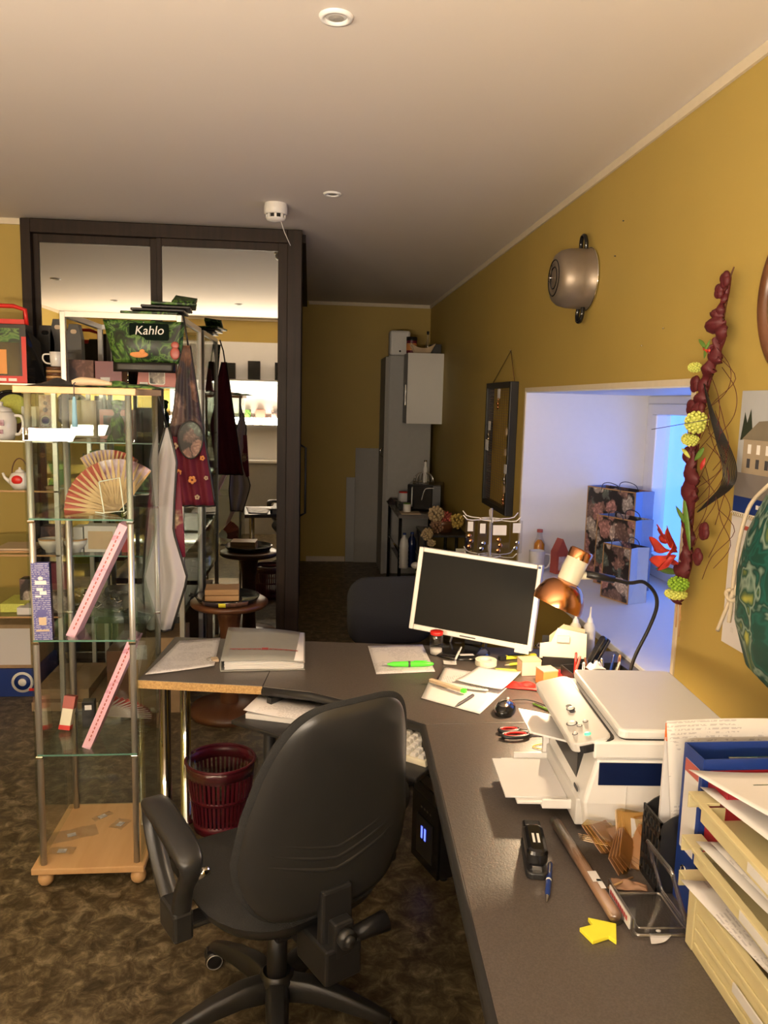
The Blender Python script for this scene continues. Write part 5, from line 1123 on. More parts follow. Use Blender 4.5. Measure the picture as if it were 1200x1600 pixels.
for i, (x0, w_, lb) in enumerate(((-1.62, .20, 'flat gold-edged tray on fourth shelf at far left'), (-1.60, .18, 'smaller flat tray lying on the gold-edged tray'))):
    tag(obj('flat_tray', MB().b2((x0, 4.16, z1_+.001+.012*i), (x0+w_, 4.36, z1_+.012+.012*i)), M['lightwood' if i == 0 else 'sand'], bevel=.003), lb, 'tray')
# fifth level
zb = .56
tbox('flat_box', 'yellow-green flat box at far left on the lowest shelf', 0, 38, 944, zb, 4.2, .2, 'limeflower')
tbox('printed_book', 'red and white patterned box standing on lowest shelf', 72, 104, 880, zb, 4.25, .05, 'flora_red', cat='book')
tbox('printed_book', 'lower grey and red patterned box in front of red one', 72, 104, 925, zb, 4.18, .05, 'flora_dark', cat='book')
t = tbox('box_set', 'white box with dark checks leaning at left of violet package', 26, 60, 950, zb, 4.15, .10, 'paper'); 
tbox('box_set', 'dark speckled box behind the white box with checks', 30, 60, 905, zb, 4.28, .08, 'flora_dark')
for i in range(14):
    px = 116+(i % 7)*12.5; lv = i//7
    p = at(px, 930, 'Y', 4.22)
    rr = random.Random(i); a_ = rr.random()*3
    def fn(u, v, a_=a_): return ((u-.5)*.075, (v-.5)*.05, .010*math.sin(7*u+a_)*math.sin(6*v+a_)+.012)
    o = obj('cutlery_packet', MB().grid(fn, 7, 6), M['acrylic' if i % 3 else 'chrome'], solid=.006, loc=(p.x, 4.18+.05*lv+.01*(i % 3), zb+.004+.05*lv+.03*(i % 2)), rot=(.4*lv, .2*math.sin(i), i*.7))
    tag(o, 'crumpled shiny clear packet in the heap on the lowest showcase shelf', 'packet', 'shiny clear packets on lowest showcase shelf')
# things on the floor
def carton(label, x0, x1, y0, y1, z0, z1, mt='card', lab=None, group=None):
    t = thing('cardboard_box', label, 'box', ((x0+x1)/2, (y0+y1)/2, z0+.001), group=group)
    w_, d_, h = (x1-x0)/2, (y1-y0)/2, z1-z0-.001
    obj('box_body', MB().b2((-w_, -d_, 0), (w_, d_, h-.003)), M[mt], t, bevel=.002)
    obj('lid_flap', MB().b2((-w_, -d_, h-.003), (-.001, d_, h)), M[mt], t); obj('lid_flap', MB().b2((.001, -d_, h-.003), (w_, d_, h)), M[mt], t)
    if lab: obj('label', MB().b2((lab[0], -d_-.001, lab[1]), (lab[2], -d_, lab[3])), M['paperprint'], t)
    return t
t = carton('blue printed box standing on the floor at far left, under a carton', -1.86, -1.50, 4.46, 4.80, 0, .165, 'blue')
disc(.060, .09, .085, -.1712, 'whiteink', t, 'round_logo'); disc(.045, .09, .085, -.1726, 'blue', t, 'logo_centre'); disc(.022, .09, .085, -.174, 'whiteink', t, 'logo_mark'); obj('red_mark', MB().b2((.125, -.1745, .035), (.16, -.1712, .05)), M['brightred'], t)
carton('cardboard carton with white sheet on its front, on the blue box', -1.84, -1.52, 4.46, 4.80, .167, .42, 'card', (-.14, .02, .14, .23))
carton('lower flat cardboard box on floor behind the glass cabinet', -1.47, -1.12, 4.24, 4.72, 0, .05, 'card', group='flat boxes on the floor')
carton('upper flat cardboard box on floor behind the glass cabinet', -1.46, -1.18, 4.28, 4.72, .052, .11, 'card', group='flat boxes on the floor')
carton('tall cardboard box with white label under the showcase', -.95, -.67, 4.20, 4.50, 0, .42, 'card', (-.12, .30, -.04, .38))
carton('open dark crate on floor beneath the showcase', -1.10, -.97, 4.35, 4.75, 0, .30, 'wood')
# round table with tray
t = thing('round_table', 'small round brown wooden table by the mirrored wardrobe', 'table', (-.415, 4.20, 0))
obj('table_top', MB().lathe([(.001, .60), (.195, .60), (.205, .61), (.205, .625), (.195, .632), (.001, .632)], 48), M['wood'], t)
obj('pedestal', MB().lathe([(.05, .06), (.045, .2), (.05, .45), (.07, .60)], 24), M['wood'], t)
obj('base', MB().lathe([(.001, .0), (.21, .0), (.215, .02), (.20, .045), (.06, .065), (.001, .066)], 40), M['wood'], t)
t = thing('round_pan', 'black round pan with picture label on rim, on the round table', 'pan', (-.42, 4.16, .633))
obj('pan_body', MB().lathe([(.001, .0), (.145, .0), (.155, .006), (.168, .032), (.165, .034), (.150, .010), (.001, .006)], 48), M['blackgloss'], t)
obj('handle', MB().tube([(-.165, 0, .03), (-.195, .02, .034), (-.195, -.02, .034), (-.165, -.01, .03)], .006, 8), M['blackgloss'], t)
lb_ = obj('rim_label', MB().grid(lambda u, v: ((.163+.006*v)*math.cos(-2.35+u*1.55), (.163+.006*v)*math.sin(-2.35+u*1.55), .008+.022*v), 20, 2), M['flora_brown'], t, solid=.001)
obj('label_patch', MB().grid(lambda u, v: ((.1655+.006*v)*math.cos(-1.75+u*.22), (.1655+.006*v)*math.sin(-1.75+u*.22), .008+.022*v), 6, 2), M['yellow'], lb_, solid=.001)
t = thing('wooden_box', 'light wooden box lying in the black round pan', 'box', (-.45, 4.19, .641), .06)
obj('box_body', MB().b2((-.088, -.07, 0), (.088, .07, .030)), M['lightwood'], t, bevel=.002); obj('lid', MB().b2((-.088, -.07, .033), (.088, .07, .062)), M['lightwood'], t, bevel=.002)
# aprons
M['burgundyprint'] = mat('burgundy_apron_cloth', (.15, .008, .028), .75, var=.15, scale=20)
M['apronwhite'] = mat('lilac_white_cloth', (.52, .50, .54), .8, var=.03)
def apron(name, label, pts_l, pts_r, y, mt, edge, fold=.02, strap=None, nf=3, pocket=None, group=None):
    t = thing(name, label, 'apron', (0, y, 0), group=group)
    k = len(pts_l)-1
    def fn(u, v, off=0):
        i = min(int(v*k), k-1); f = v*k-i
        l = Vector(pts_l[i]).lerp(Vector(pts_l[i+1]), f); r = Vector(pts_r[i]).lerp(Vector(pts_r[i+1]), f)
        p = l.lerp(r, u)
        return Vector((p.x, off+fold*math.sin(nf*2*PI*u+v*2)*(.3+.7*v)*min(1.2, (r.x-l.x)/.16), p.y))
    obj('cloth', MB().grid(fn, 30, 24), M[mt], t, solid=.003)
    for u in (0, 1): obj('piping', MB().tube([fn(u, j/24) for j in range(25)], .005, 8), M[edge], t)
    obj('hem', MB().tube([fn(i/24, 1) for i in range(25)], .005, 8), M[edge], t)
    if strap: obj('strap', MB().tube([Vector(s_) for s_ in strap], .005, 8), M[edge], t)
    return t, fn
def P2(px, py, y): q = at(px, py, 'Y', y); return (q.x, q.z)
ya = 4.04
LL = [P2(287, 540, ya), P2(278, 580, ya), P2(272, 640, ya), P2(263, 680, ya), P2(270, 735, ya), P2(283, 790, ya)]
RR = [P2(297, 540, ya), P2(303, 580, ya), P2(312, 640, ya), P2(320, 690, ya), P2(328, 740, ya), P2(336, 791, ya)]
t, fn = apron('apron', 'floral burgundy apron with brown top hanging on the showcase corner', LL, RR, ya, 'burgundyprint', 'blackcard', .010, [(P2(284, 492, ya)[0], .05, P2(284, 492, ya)[1]), (P2(290, 515, ya)[0], .0, P2(290, 515, ya)[1]), (P2(294, 540, ya)[0], 0, P2(294, 540, ya)[1])])
obj('upper_bib', MB().grid(lambda u, v: fn(.01+.98*u, v*.60)+Vector((0, -.009, 0)), 26, 16), M['flora_brown'], t, solid=.003)
for k, (px, py, r_) in enumerate(((273, 697, .018), (300, 750, .022), (322, 747, .012), (279, 738, .016), (308, 777, .014), (316, 716, .014), (276, 762, .013))):
    c1 = at(px, py, 'Y', ya-.03)
    for j in range(5):
        a = 2*PI*j/5+k; fl_ = MB().ball((c1.x+r_*.55*math.cos(a), -.026, c1.z+r_*.55*math.sin(a)), (r_*.42, .003, r_*.42), 10) if j == 0 else fl_.ball((c1.x+r_*.55*math.cos(a), -.026, c1.z+r_*.55*math.sin(a)), (r_*.42, .003, r_*.42), 10)
    f0 = obj('flower_print', fl_, M['sand'] if k % 2 == 0 else M['orange'], t)
    obj('flower_centre', MB().ball((c1.x, -.029, c1.z), (r_*.25, .002, r_*.25), 8), M['wine'], f0)
c0 = at(299, 683, 'Y', ya)
pk_ = obj('oval_pocket', MB().prism([(.060*math.cos(a), .105*math.sin(a)*(1 if math.sin(a) < 0 else .75)) for a in [2*PI*i/32 for i in range(32)]], .026, .030, 0, Matrix.Translation((c0.x, 0, c0.z)) @ Matrix.Rotation(PI/2, 4, 'X')), M['flora_dark'], t)
obj('pocket_piping', MB().tube([(c0.x+.060*math.cos(a), -.029, c0.z+.105*math.sin(a)*(1 if math.sin(a) < 0 else .75)) for a in [2*PI*i/32 for i in range(32)]], .004, 8, closed=True), M['blackcard'], pk_)
# white-grey apron hanging from the glass cabinet corner
yb = 3.16
LL = [P2(258, 668, yb), P2(243, 720, yb), P2(232, 790, yb), P2(226, 850, yb), P2(222, 920, yb), P2(228, 985, yb)]
RR = [P2(264, 668, yb), P2(276, 720, yb), P2(272, 780, yb), P2(270, 830, yb), P2(292, 905, yb), P2(268, 985, yb)]
t, fn = apron('apron', 'white apron with black piping hanging from the glass cabinet corner', LL, RR, yb, 'apronwhite', 'blackcard', .018, [(P2(250, 613, yb)[0], -.06, 1.725), (P2(254, 640, yb)[0], -.01, P2(254, 640, yb)[1]), (P2(261, 668, yb)[0], 0, P2(261, 668, yb)[1])], nf=2)
LL = [P2(266, 740, yb), P2(268, 780, yb), P2(262, 815, yb), P2(266, 840, yb), P2(278, 875, yb)]
RR = [P2(279, 740, yb), P2(282, 780, yb), P2(284, 810, yb), P2(286, 840, yb), P2(288, 872, yb)]
obj('printed_flap', MB().grid(lambda u, v: Vector((lambda l, r: (l[0]*(1-u)+r[0]*u, .03, l[1]*(1-u)+r[1]*u))(LL[min(int(v*4), 4)], RR[min(int(v*4), 4)])), 4, 4), M['flora_red'], t, solid=.003)

# ------------------------------------------------------------------ right wall
W1 = XW-.001
# casserole pot turned into a clock
t = thing('pot_clock', 'grey-brown casserole pot with black handles mounted sideways on yellow wall as clock', 'clock', (XW-.002, 3.56, 2.265))
t.scale = (1, .77, .77)
RX = Matrix.Rotation(-PI/2, 4, 'Y')
obj('pot_body', MB().lathe([(.150, .0), (.176, .002), (.178, .008), (.170, .012), (.169, .06), (.166, .10), (.155, .132), (.135, .152), (.11, .160), (.001, .161)], 56, 0, RX), M['pot'], t)
obj('rim', MB().tube([(-.006, .177*math.cos(2*PI*i/56), .177*math.sin(2*PI*i/56)) for i in range(56)], .0035, 8, closed=True), M['chrome'], t)
for r_ in (.105, .085, .065): obj('base_ring', MB().lathe([(r_, .1605), (r_-.004, .1635), (r_-.008, .1605)], 48, 0, RX), M['blackgloss'] if r_ != .085 else M['pot'], t)
for s in (1, -1):
    obj('handle', MB().tube(smoothpath([(-.030, -.04, s*.165), (-.032, -.045, s*.20), (-.034, -.028, s*.235), (-.034, 0, s*.245), (-.034, .028, s*.235), (-.032, .045, s*.20), (-.030, .04, s*.165)], 6), .0095, 10), M['blackgloss'], t)
obj('clock_hand', MB().box((-.172, .0, .028), (.002, .005, .095)), M['black'], t); obj('clock_hand', MB().box((-.174, .025, -.02), (.002, .06, .004)), M['black'], t); obj('second_hand', MB().tube([(-.176, -.03, -.06), (-.178, .01, .03)], .0012, 6), M['black'], t)
obj('hand_pin', MB().tube([(-.160, 0, 0), (-.182, 0, 0)], .004, 10), M['chrome'], t)
# mesh board with earrings
t = thing('mesh_board', 'black framed wire mesh earring board hanging by a cord on the wall', 'board', (W1, 5.05, 1.435))
y0, y1, z0, z1 = -.37, .29, -.405, .405; b_ = .035; dp = .05
mb = MB().b2((-dp, y0, z0), (0, y0+b_, z1)).b2((-dp, y1-b_, z0), (0, y1, z1)).b2((-dp, y0+b_, z0), (0, y1-b_, z0+b_)).b2((-dp, y0+b_, z1-b_), (0, y1-b_, z1))
obj('frame', mb, M['black'], t, bevel=.003)
mb = MB()
for i in range(46): mb.box((-.030, (y0+y1)/2, z0+b_+.016*i+.005), (.0016, y1-y0-2*b_, .0022))
for i in range(12): mb.box((-.028, y0+b_+.02+.057*i, 0), (.0012, .0014, z1-z0-2*b_))
obj('wire_mesh', mb, M['wood'], t)
obj('cord', MB().tube([(-.02, y0+.03, z1), (-.006, -.16, z1+.19), (-.02, y1-.06, z1)], .0022, 6), M['wood'], t)
obj('nail', MB().tube([(0, -.16, z1+.192), (-.014, -.16, z1+.194)], .003, 8), M['chrome'], t)
for i, (px, py, wd_) in enumerate(((781, 615, .03), (766, 665, .03), (793, 675, .02), (791, 707, .02), (791, 733, .028), (789, 765, .02), (762, 695, .04))):
    p = at(px, py, 'X', 1.18)
    e_ = thing('earring_card', ['white earring card at the top of mesh board', 'white card on the left frame of mesh board', 'tiny silver card at right edge of the mesh, upper', 'small dark pendant at right edge of the mesh', 'white earring card low at the right of mesh board', 'gold pendant at the bottom right of mesh board', 'square pale pendant at the left edge of mesh board'][i], 'earrings', (1.186, p.y, p.z), group='earrings on the mesh board')
    obj('card', MB().prism(rrect(wd_*2.1, wd_*2.0 if i != 6 else .07, .006, 3), -.001, .001, 0, Matrix(((0, 0, 1, -.012), (1, 0, 0, 0), (0, 1, 0, 0), (0, 0, 0, 1)))), M['paper'] if i in (0, 1, 4, 6) else M['sand'], e_)
    if i in (0, 1, 4, 5):
        obj('pendant', MB().tube([(-.014, 0, -.025), (-.014, 0, -.05)], .002, 6).ball((-.016, .004, -.062), (.008, .012, .014), 12).ball((-.016, -.006, -.085), (.007, .010, .012), 12), M['copper'] if i in (0, 5) else M['chrome'], e_)
    obj('hook', MB().tube([(.0, 0, .028), (-.014, 0, .024)], .0015, 6), M['chrome'], e_)
# wire jewellery stand behind the monitor
t = thing('jewellery_stand', 'white wire jewellery stand with hanging clear bags, behind the monitor', 'stand', (.745, 3.16, 0))
obj('pole', MB().tube([(0, 0, .01), (0, 0, 1.28)], .006, 10), M['alu'], t); obj('base', MB().lathe([(.001, 0), (.12, 0), (.12, .008), (.02, .014), (.001, .014)], 32), M['alu'], t)
for z, RR_ in ((1.235, .12), (1.085, .11)):
    obj('ring', MB().tube([(.045*math.cos(2*PI*i/24), .045*math.sin(2*PI*i/24), z) for i in range(24)], .0022, 6, closed=True), M['whiteink'], t)
    for k in range(6):
        a = 2*PI*k/6+.35; c, s = math.cos(a), math.sin(a)
        obj('hook_arm', MB().tube([(0, 0, z), (RR_*.75*c, RR_*.75*s, z), (RR_*.95*c, RR_*.95*s, z+.004), (RR_*1.1*c, RR_*1.1*s, z+.022)], .0022, 6), M['whiteink'], t)
for i, (dx, dy, w_, lb) in enumerate(((-.085, .0, .035, 'clear bag with copper pendant at left of the jewellery stand'), (-.045, -.05, .035, 'narrow clear bag second from left on the jewellery stand'), (.015, -.09, .085, 'wide clear bag with white card at the middle of jewellery stand'), (.10, -.03, .05, 'clear bag with blue-white card at right of the jewellery stand'))):
    e_ = thing('jewellery_bag', lb, 'jewellery', (.745+dx, 3.16+dy, 1.10), group='clear bags on the jewellery stand')
    obj('clear_bag', MB().b2((-w_/2, -.004, .0), (w_/2, .004, .135)), M['acrylic'], e_, bevel=.002)
    obj('card', MB().b2((-w_*.32, -.006, .085), (w_*.32, -.0045, .125)), M['paper'], e_)
    mb = MB()
    for k in range(3 if i in (0, 2) else 2): mb.ball(((.004 if k % 2 else -.003), -.008, .022+.022*k), (.009, .003, .009), 12)
    obj('pendant', mb, M['copper'] if i in (0, 2) else M['chrome'], e_)
# on the window sill
SZ0 = NZ0+.0008
def paperbag(label, x, y, w_, d_, h, ang, side):
    # near corner at x,y; front runs back-left, side runs back-right
    t = thing('gift_bag', label, 'gift bag', (x, y, SZ0), ang, 'floral paper gift bags on the window sill')
    # local: front along -x.., we use x axis = side, y axis = front run
    obj('front_panel', MB().b2((0, 0, 0), (.002, w_, h)), M['flora_dark'], t)
    obj('back_panel', MB().b2((d_-.002, 0, 0), (d_, w_, h)), M['flora_dark'], t)
    obj('side_panel', MB().add([(.002, 0, 0), (d_-.002, 0, 0), (d_-.002, 0, h), (d_/2, .018, h), (.002, 0, h), (d_/2, .012, h*.4)], [(0, 1, 5), (1, 2, 3, 5), (5, 3, 4, 0)]), side, t, solid=.0015)
    obj('side_panel', MB().b2((.002, w_-.002, 0), (d_-.002, w_, h)), side, t)
    obj('bag_floor', MB().b2((.002, .002, 0), (d_-.002, w_-.002, .002)), side, t)
    obj('gold_edge', MB().b2((-.0008, 0, h-.006), (.0025, w_, h)).b2((-.0008, 0, 0), (.0025, .006, h)).b2((-.0008, w_-.006, 0), (.0025, w_, h)).b2((-.0008, 0, 0), (.0025, w_, .005)), M['lightwood'], t)
    for xx in (.003, d_-.003): obj('cord_handle', MB().tube(smoothpath([(xx, w_*.30, h-.02), (xx-.01, w_*.34, h+.02), (xx-.02, w_*.5, h+.035), (xx-.01, w_*.66, h+.02), (xx, w_*.70, h-.02)], 6), .0022, 8), M['darkink'], t)
    return t
sideblue = mat('blue_grey_card', (.20, .26, .40), .5); sidewhite = mat('pale_card', (.42, .50, .62), .5)
paperbag('largest dark floral gift bag on the sill, behind the others', 1.735, 4.055, .36, .14, .50, math.radians(24), sideblue)
paperbag('middle-sized dark floral gift bag on the window sill', 1.66, 3.86, .27, .13, .375, math.radians(24), sideblue)
paperbag('smallest pale floral gift bag at the front of the window sill', 1.545, 3.62, .19, .12, .275, math.radians(22), sidewhite)
mug('mug', 'tall white mug on the left end of the window sill', 1.305, 4.36, SZ0-.001, .045, .125, M['ceramic'], 1)
t = thing('glass_bottle', 'small glass bottle with amber liquid behind the white sill mug', 'bottle', (1.345, 4.46, SZ0))
obj('bottle_glass', MB().lathe([(.001, 0), (.030, 0), (.033, .01), (.033, .15), (.018, .185), (.014, .21), (.016, .225)], 24), M['clear'], t)
obj('amber_liquid', MB().lathe([(.001, .003), (.030, .004), (.030, .145), (.012, .17), (.001, .17)], 24), mat('amber_liquid', (.75, .28, .02), .15), t)
obj('cap', MB().lathe([(.017, .215), (.017, .232), (.001, .233)], 20), M['rose'], t)
for i, (x, y, a, h, mt, lb) in enumerate(((1.43, 4.34, .3, .20, 'rose', 'pink house-shaped box on sill beside the white mug'), (1.45, 4.20, .5, .12, 'printergrey', 'pale blue slanted box in front of pink house-shaped box'))):
    t = thing('gift_box', lb, 'box', (x, y, SZ0), a)
    obj('box_body', MB().prism([(-.04, 0), (.04, 0), (.04, h*.62), (0, h), (-.04, h*.62)], -.03, .03, 0, Matrix.Rotation(PI/2, 4, 'X')), M[mt], t, bevel=.001)
    obj('front_picture', MB().b2((-.025, -.0312, .02), (.025, -.0302, h*.5)), M['mauve'], t)
# round wooden clock at the right edge
t = thing('wall_disc', 'round brown wooden rim at the right edge of the picture, high on wall', 'wall disc', (W1, 1.90, 2.0))
obj('rim', MB().lathe([(.20, .0), (.235, .0), (.24, .012), (.225, .022), (.20, .015), (.20, 0)], 56, 0, RX), M['wood'], t)
obj('disc_face', MB().lathe([(.201, .004), (.201, .008), (.001, .008)], 48, 0, RX), M['sand'], t)
# calendar
t = thing('wall_calendar', 'spiral wall calendar with a house photo over a date sheet', 'calendar', (W1, 2.196, 1.757))
def panel(nm, ya, yb_, za, zb_, mt, x=.001, par=None, th=.0008):
    return obj(nm, MB().b2((-x-th, -yb_, -zb_), (-x, -ya, -za)), M[mt] if isinstance(mt, str) else mt, par or t)
sky = mat('grey_sky_print', (.42, .44, .46), .5); stone = mat('stone_print', (.36, .29, .20), .6); road = mat('road_print', (.20, .18, .17), .6); tree = mat('tree_print', (.02, .03, .015), .7); roof = mat('roof_print', (.20, .17, .12), .6)
bd = panel('photo_sheet', 0, .42, 0, .30, sky)
obj('house_picture', MB().b2((-.0025, -.42, -.235), (-.0018, -.03, -.135)), stone, bd)
obj('house_roof', MB().add([(-.0028, -.02, -.137), (-.0028, -.10, -.085), (-.0028, -.42, -.065), (-.0028, -.42, -.137)], [(0, 1, 2, 3)]), roof, bd)
obj('road', MB().b2((-.0027, -.42, -.30), (-.0018, 0, -.232)), road, bd)
obj('trees', MB().add([(-.0026, -.01, -.14), (-.0026, -.025, -.06), (-.0026, -.04, -.09), (-.0026, -.055, -.05), (-.0026, -.075, -.13)], [(0, 1, 2, 3, 4)]), tree, bd)
for k in range(8):
    for zz in (.150, .190):
        obj('house_window', MB().b2((-.0032, -.055-.045*k-.016, -zz-.026), (-.0026, -.055-.045*k, -zz)), M['whiteink' if zz < .17 else 'darkink'], bd)
panel('blue_strip', 0, .42, .30, .345, 'blue'); text('strip_mark', '■■■', .016, M['whiteink'], t, TM((-.0022, -.14, -.322), (0, -1, 0), (0, 0, 1)))
obj('spiral_binding', MB().tube([(-.004-.005*math.cos(q), -.005-.41*i/400, -.352+.006*math.sin(q)) for i, q in [(i, i*2*PI/9) for i in range(401)]], .0009, 4), M['whiteink'], t)
gd = panel('date_sheet', 0, .42, .36, .74, 'paper')
mb = MB()
for r in range(6):
    for c_ in range(7): mb.b2((-.0024, -.045-c_*.055-.014, -.425-.052*r-.014), (-.0018, -.045-c_*.055, -.425-.052*r))
obj('date_numbers', mb, M['printergrey'], gd)
obj('month_title', MB().b2((-.0024, -.16, -.392), (-.0018, -.06, -.380)), M['rose'], gd)
# green drawstring bag
t = thing('drawstring_bag', 'green leaf-print drawstring bag with beige cord hanging on right wall', 'bag', (1.12, 1.685, 1.31))
mb = MB().lathe([(.001, -.265), (.06, -.26), (.13, -.22), (.175, -.12), (.18, 0), (.16, .10), (.115, .19), (.07, .235), (.06, .26), (.075, .285)], 40, M=Matrix.Diagonal((.55, 1.08, 1, 1)))
obj('bag_body', mb, mottled('green_cell_print', [(.0, (.002, .03, .022)), (.40, (.003, .05, .035)), (.44, (.004, .09, .07)), (.50, (.003, .04, .03)), (.56, (.20, .28, .22)), (.60, (.003, .06, .04)), (.70, (.35, .36, .06))], 12, .6, 2, dist=.6), t)
q = [at(1202, 757, 'X', 1.115), at(1172, 790, 'X', 1.11), at(1155, 845, 'X', 1.10), at(1147, 900, 'X', 1.10), at(1145, 930, 'X', 1.10)]
q2 = [at(1202, 790, 'X', 1.10), at(1182, 825, 'X', 1.09), at(1166, 870, 'X', 1.09), at(1155, 905, 'X', 1.09), at(1147, 930, 'X', 1.09)]
O = Vector((1.12, 1.685, 1.31))
for z_ in (q, q2): obj('cord', MB().tube(smoothpath([p-O for p in z_], 6), .0052, 10), M['rope'], t)
kn = at(1143, 930, 'X', 1.095)-O
obj('knot', MB().tube([kn+Vector((.012*math.cos(a)*.6, .018*math.cos(a+.6), .014*math.sin(a))) for a in [2*PI*i/16 for i in range(16)]], .0065, 10, closed=True).tube([kn+Vector((.01*math.sin(a), .018*math.cos(a), .010*math.sin(a+1))) for a in [2*PI*i/16 for i in range(16)]], .006, 10, closed=True), M['rope'], t)
for (px, py) in ((1121, 985), (1139, 972)): obj('cord_tail', MB().tube(smoothpath([kn, at((px+1146)/2, (py+932)/2-4, 'X', 1.095)-O, at(px, py, 'X', 1.095)-O], 5), .0055, 10), M['rope'], t)
obj('hanging_loop', MB().tube([(.0, .05, .27), (.05, .06, .38), (.115, .0, .44), (.05, -.06, .38), (.0, -.05, .27)], .005, 8), M['rope'], t)
obj('wall_hook', MB().tube([(.117, 0, .44), (.09, 0, .435), (.085, 0, .455)], .004, 8), M['chrome'], t)
# flower garland
t = thing('flower_garland', 'dried flower garland of burgundy cloth, lime flowers and twigs hanging on wall', 'garland', (1.20, 2.40, 1.55))
G = Vector((1.20, 2.40, 1.55))
def g(px, py, x=1.195): return at(px, py, 'X', x)-G
sp = [(1139, 432), (1136, 455), (1131, 480), (1128, 505), (1131, 525), (1122, 550), (1112, 580), (1102, 615), (1096, 650), (1088, 700), (1084, 745), (1082, 790), (1078, 840), (1078, 880), (1068, 915), (1062, 940)]
P_ = smoothpath([g(*p) for p in sp], 8); n_p = len(P_)
def ruffle(ph, tw, wmax, fx):
    vs = []; nu = 10
    for i, c0 in enumerate(P_):
        tg = (P_[min(i+1, n_p-1)]-P_[max(i-1, 0)]).normalized(); a = Vector((1, 0, 0)); b2_ = tg.cross(a).normalized()
        th = ph+tw*i; env = wmax*min(1, .30+i/26)*(.75+.25*math.sin(i*.31+ph)+.22*math.sin(i*.83+2*ph))
        for j in range(nu+1):
            s = 2*j/nu-1; k = s*1.9+.5*math.sin(i*.9+3*s+ph)
            off = b2_*(math.sin(k)*env*math.cos(th)+env*.35*math.sin(i*.45+ph))+a*(-abs(math.cos(k))*env*.8-.004+fx)+b2_*0
            vs.append(c0+off)
    fs = [(i*(nu+1)+j, i*(nu+1)+j+1, (i+1)*(nu+1)+j+1, (i+1)*(nu+1)+j) for i in range(n_p-1) for j in range(nu)]
    return MB().add(vs, fs, 0, True)
obj('burgundy_cloth', ruffle(.3, .11, .036, .0), M['burgundy'], t, solid=.002)
obj('burgundy_cloth', ruffle(2.2, .17, .032, .004), M['burgundy'], t, solid=.002)
obj('core_stem', MB().tube(P_, .008, 8), M['burgundy'], t)
obj('stem', MB().tube([g(1147, 417), g(1138, 440), g(1128, 520)], [.002, .004, .004], 8), M['wood'], t)
for (px, py, r_) in ((1086, 600, .020), (1080, 637, .020), (1094, 640, .016), (1074, 711, .020), (1133, 437, .018), (1124, 455, .016), (1090, 870, .020), (1100, 830, .022)):
    c_ = g(px, py, 1.178)
    mb = MB()
    for k in range(4):
        a = 2*PI*k/4+px; mb.ball(c_+Vector((.0, .010*math.cos(a), .010*math.sin(a))), (.010, r_*.8, r_*.9), 12)
    obj('burgundy_petal', mb, M['burgundy'], t)
def pom(px, py, r_, mt, flat=1.0, x=1.165, seed=0):
    c_ = g(px, py, x); rr = random.Random(px); mb = MB().ball(c_, (r_*.7, r_*.75, r_*.7*flat), 14)
    for k in range(70):
        th = math.acos(1-2*(k+.5)/70); ph = k*2.399
        d = Vector((math.sin(th)*math.cos(ph), math.sin(th)*math.sin(ph), math.cos(th)*flat)); q_ = c_+d*r_*.85
        mb.ball(q_, (r_*.17, r_*.17, r_*.15), 6)
    return obj('flower_head', mb, M[mt], t)
pom(1086, 574, .022, 'limeflower', .7); pom(1088, 660, .036, 'limeflower'); pom(1080, 688, .026, 'limeflower', .7); pom(1074, 686, .020, 'limeflower')
pom(1060, 912, .034, 'greenpom', .7); pom(1056, 928, .036, 'limeflower', .45)
# red trumpet flower: petals
c_ = g(1052, 862, 1.15)
for k in range(6):
    a = 2*PI*k/6; 
    def pet(u, v, a=a):
        r_ = .012+.062*v; w2 = .5*math.sin(PI*min(1, .25+.75*(1-v)))*(u-.5)*2*.9
        b2_ = a+w2
        return c_+Vector((-.035*v+.01*math.cos(3*u), r_*math.cos(b2_)*.9-(-.02)*v, r_*math.sin(b2_)-.0+.01*v))
    obj('red_petal', MB().grid(pet, 6, 8), M['petalred'], t, solid=.0015)
obj('red_bud', MB().ball(g(1038, 842, 1.15), (.014, .030, .016), 14), M['petalred'], t)
for (a_, b__, w2, mt) in (((1078, 860), (1068, 768), .016, 'leafgreen'), ((1072, 820), (1056, 790), .010, 'leafgreen'), ((1104, 545), (1092, 530), .008, 'leafgreen'), ((1100, 560), (1110, 530), .007, 'leafgreen'), ((1062, 895), (1024, 888), .011, 'leafgreen'), ((1065, 885), (1035, 870), .010, 'petalred'), ((1100, 700), (1085, 720), .012, 'leafgreen'), ((1110, 548), (1098, 545), .009, 'petalred'), ((1102, 715), (1095, 735), .010, 'petalred'), ((1078, 715), (1065, 700), .008, 'limeflower')):
    A_, B_ = g(*a_, 1.17), g(*b__, 1.165); d = B_-A_; n_ = Vector((0, -d.z, d.y)).normalized()
    obj('leaf', MB().grid(lambda u, v: A_+d*v+n_*w2*(2*u-1)*math.sin(PI*min(1, v*.92+.08))+Vector((-.008*math.sin(PI*v)*(1-abs(2*u-1)), 0, 0)), 4, 10), M[mt], t, solid=.001)
for k in range(9):
    o_ = (k-4)*2.6
    obj('dark_twig', MB().tube(smoothpath([g(1100, 600, 1.17), g(1112+o_*.3, 645, 1.165), g(1128+o_*.8, 690, 1.16+.004*k), g(1140+o_, 730, 1.16+.004*k), g(1135+o_*.9, 760, 1.165), g(1108+o_*.4, 785, 1.17), g(1090, 800, 1.18)], 5), .0019, 6), M['blackcard'], t)
rr = random.Random(5)
for k in range(16):
    x0 = 1105+rr.uniform(-8, 25); y0 = 540+k*17; 
    obj('wire_strand', MB().tube(smoothpath([g(x0, y0, 1.18), g(x0+rr.uniform(5, 30), y0+35, 1.165), g(x0+rr.uniform(-10, 22), y0+75, 1.17), g(x0-rr.uniform(5, 30), y0+110, 1.18)], 5), .0010, 5), M['burgundy'], t)
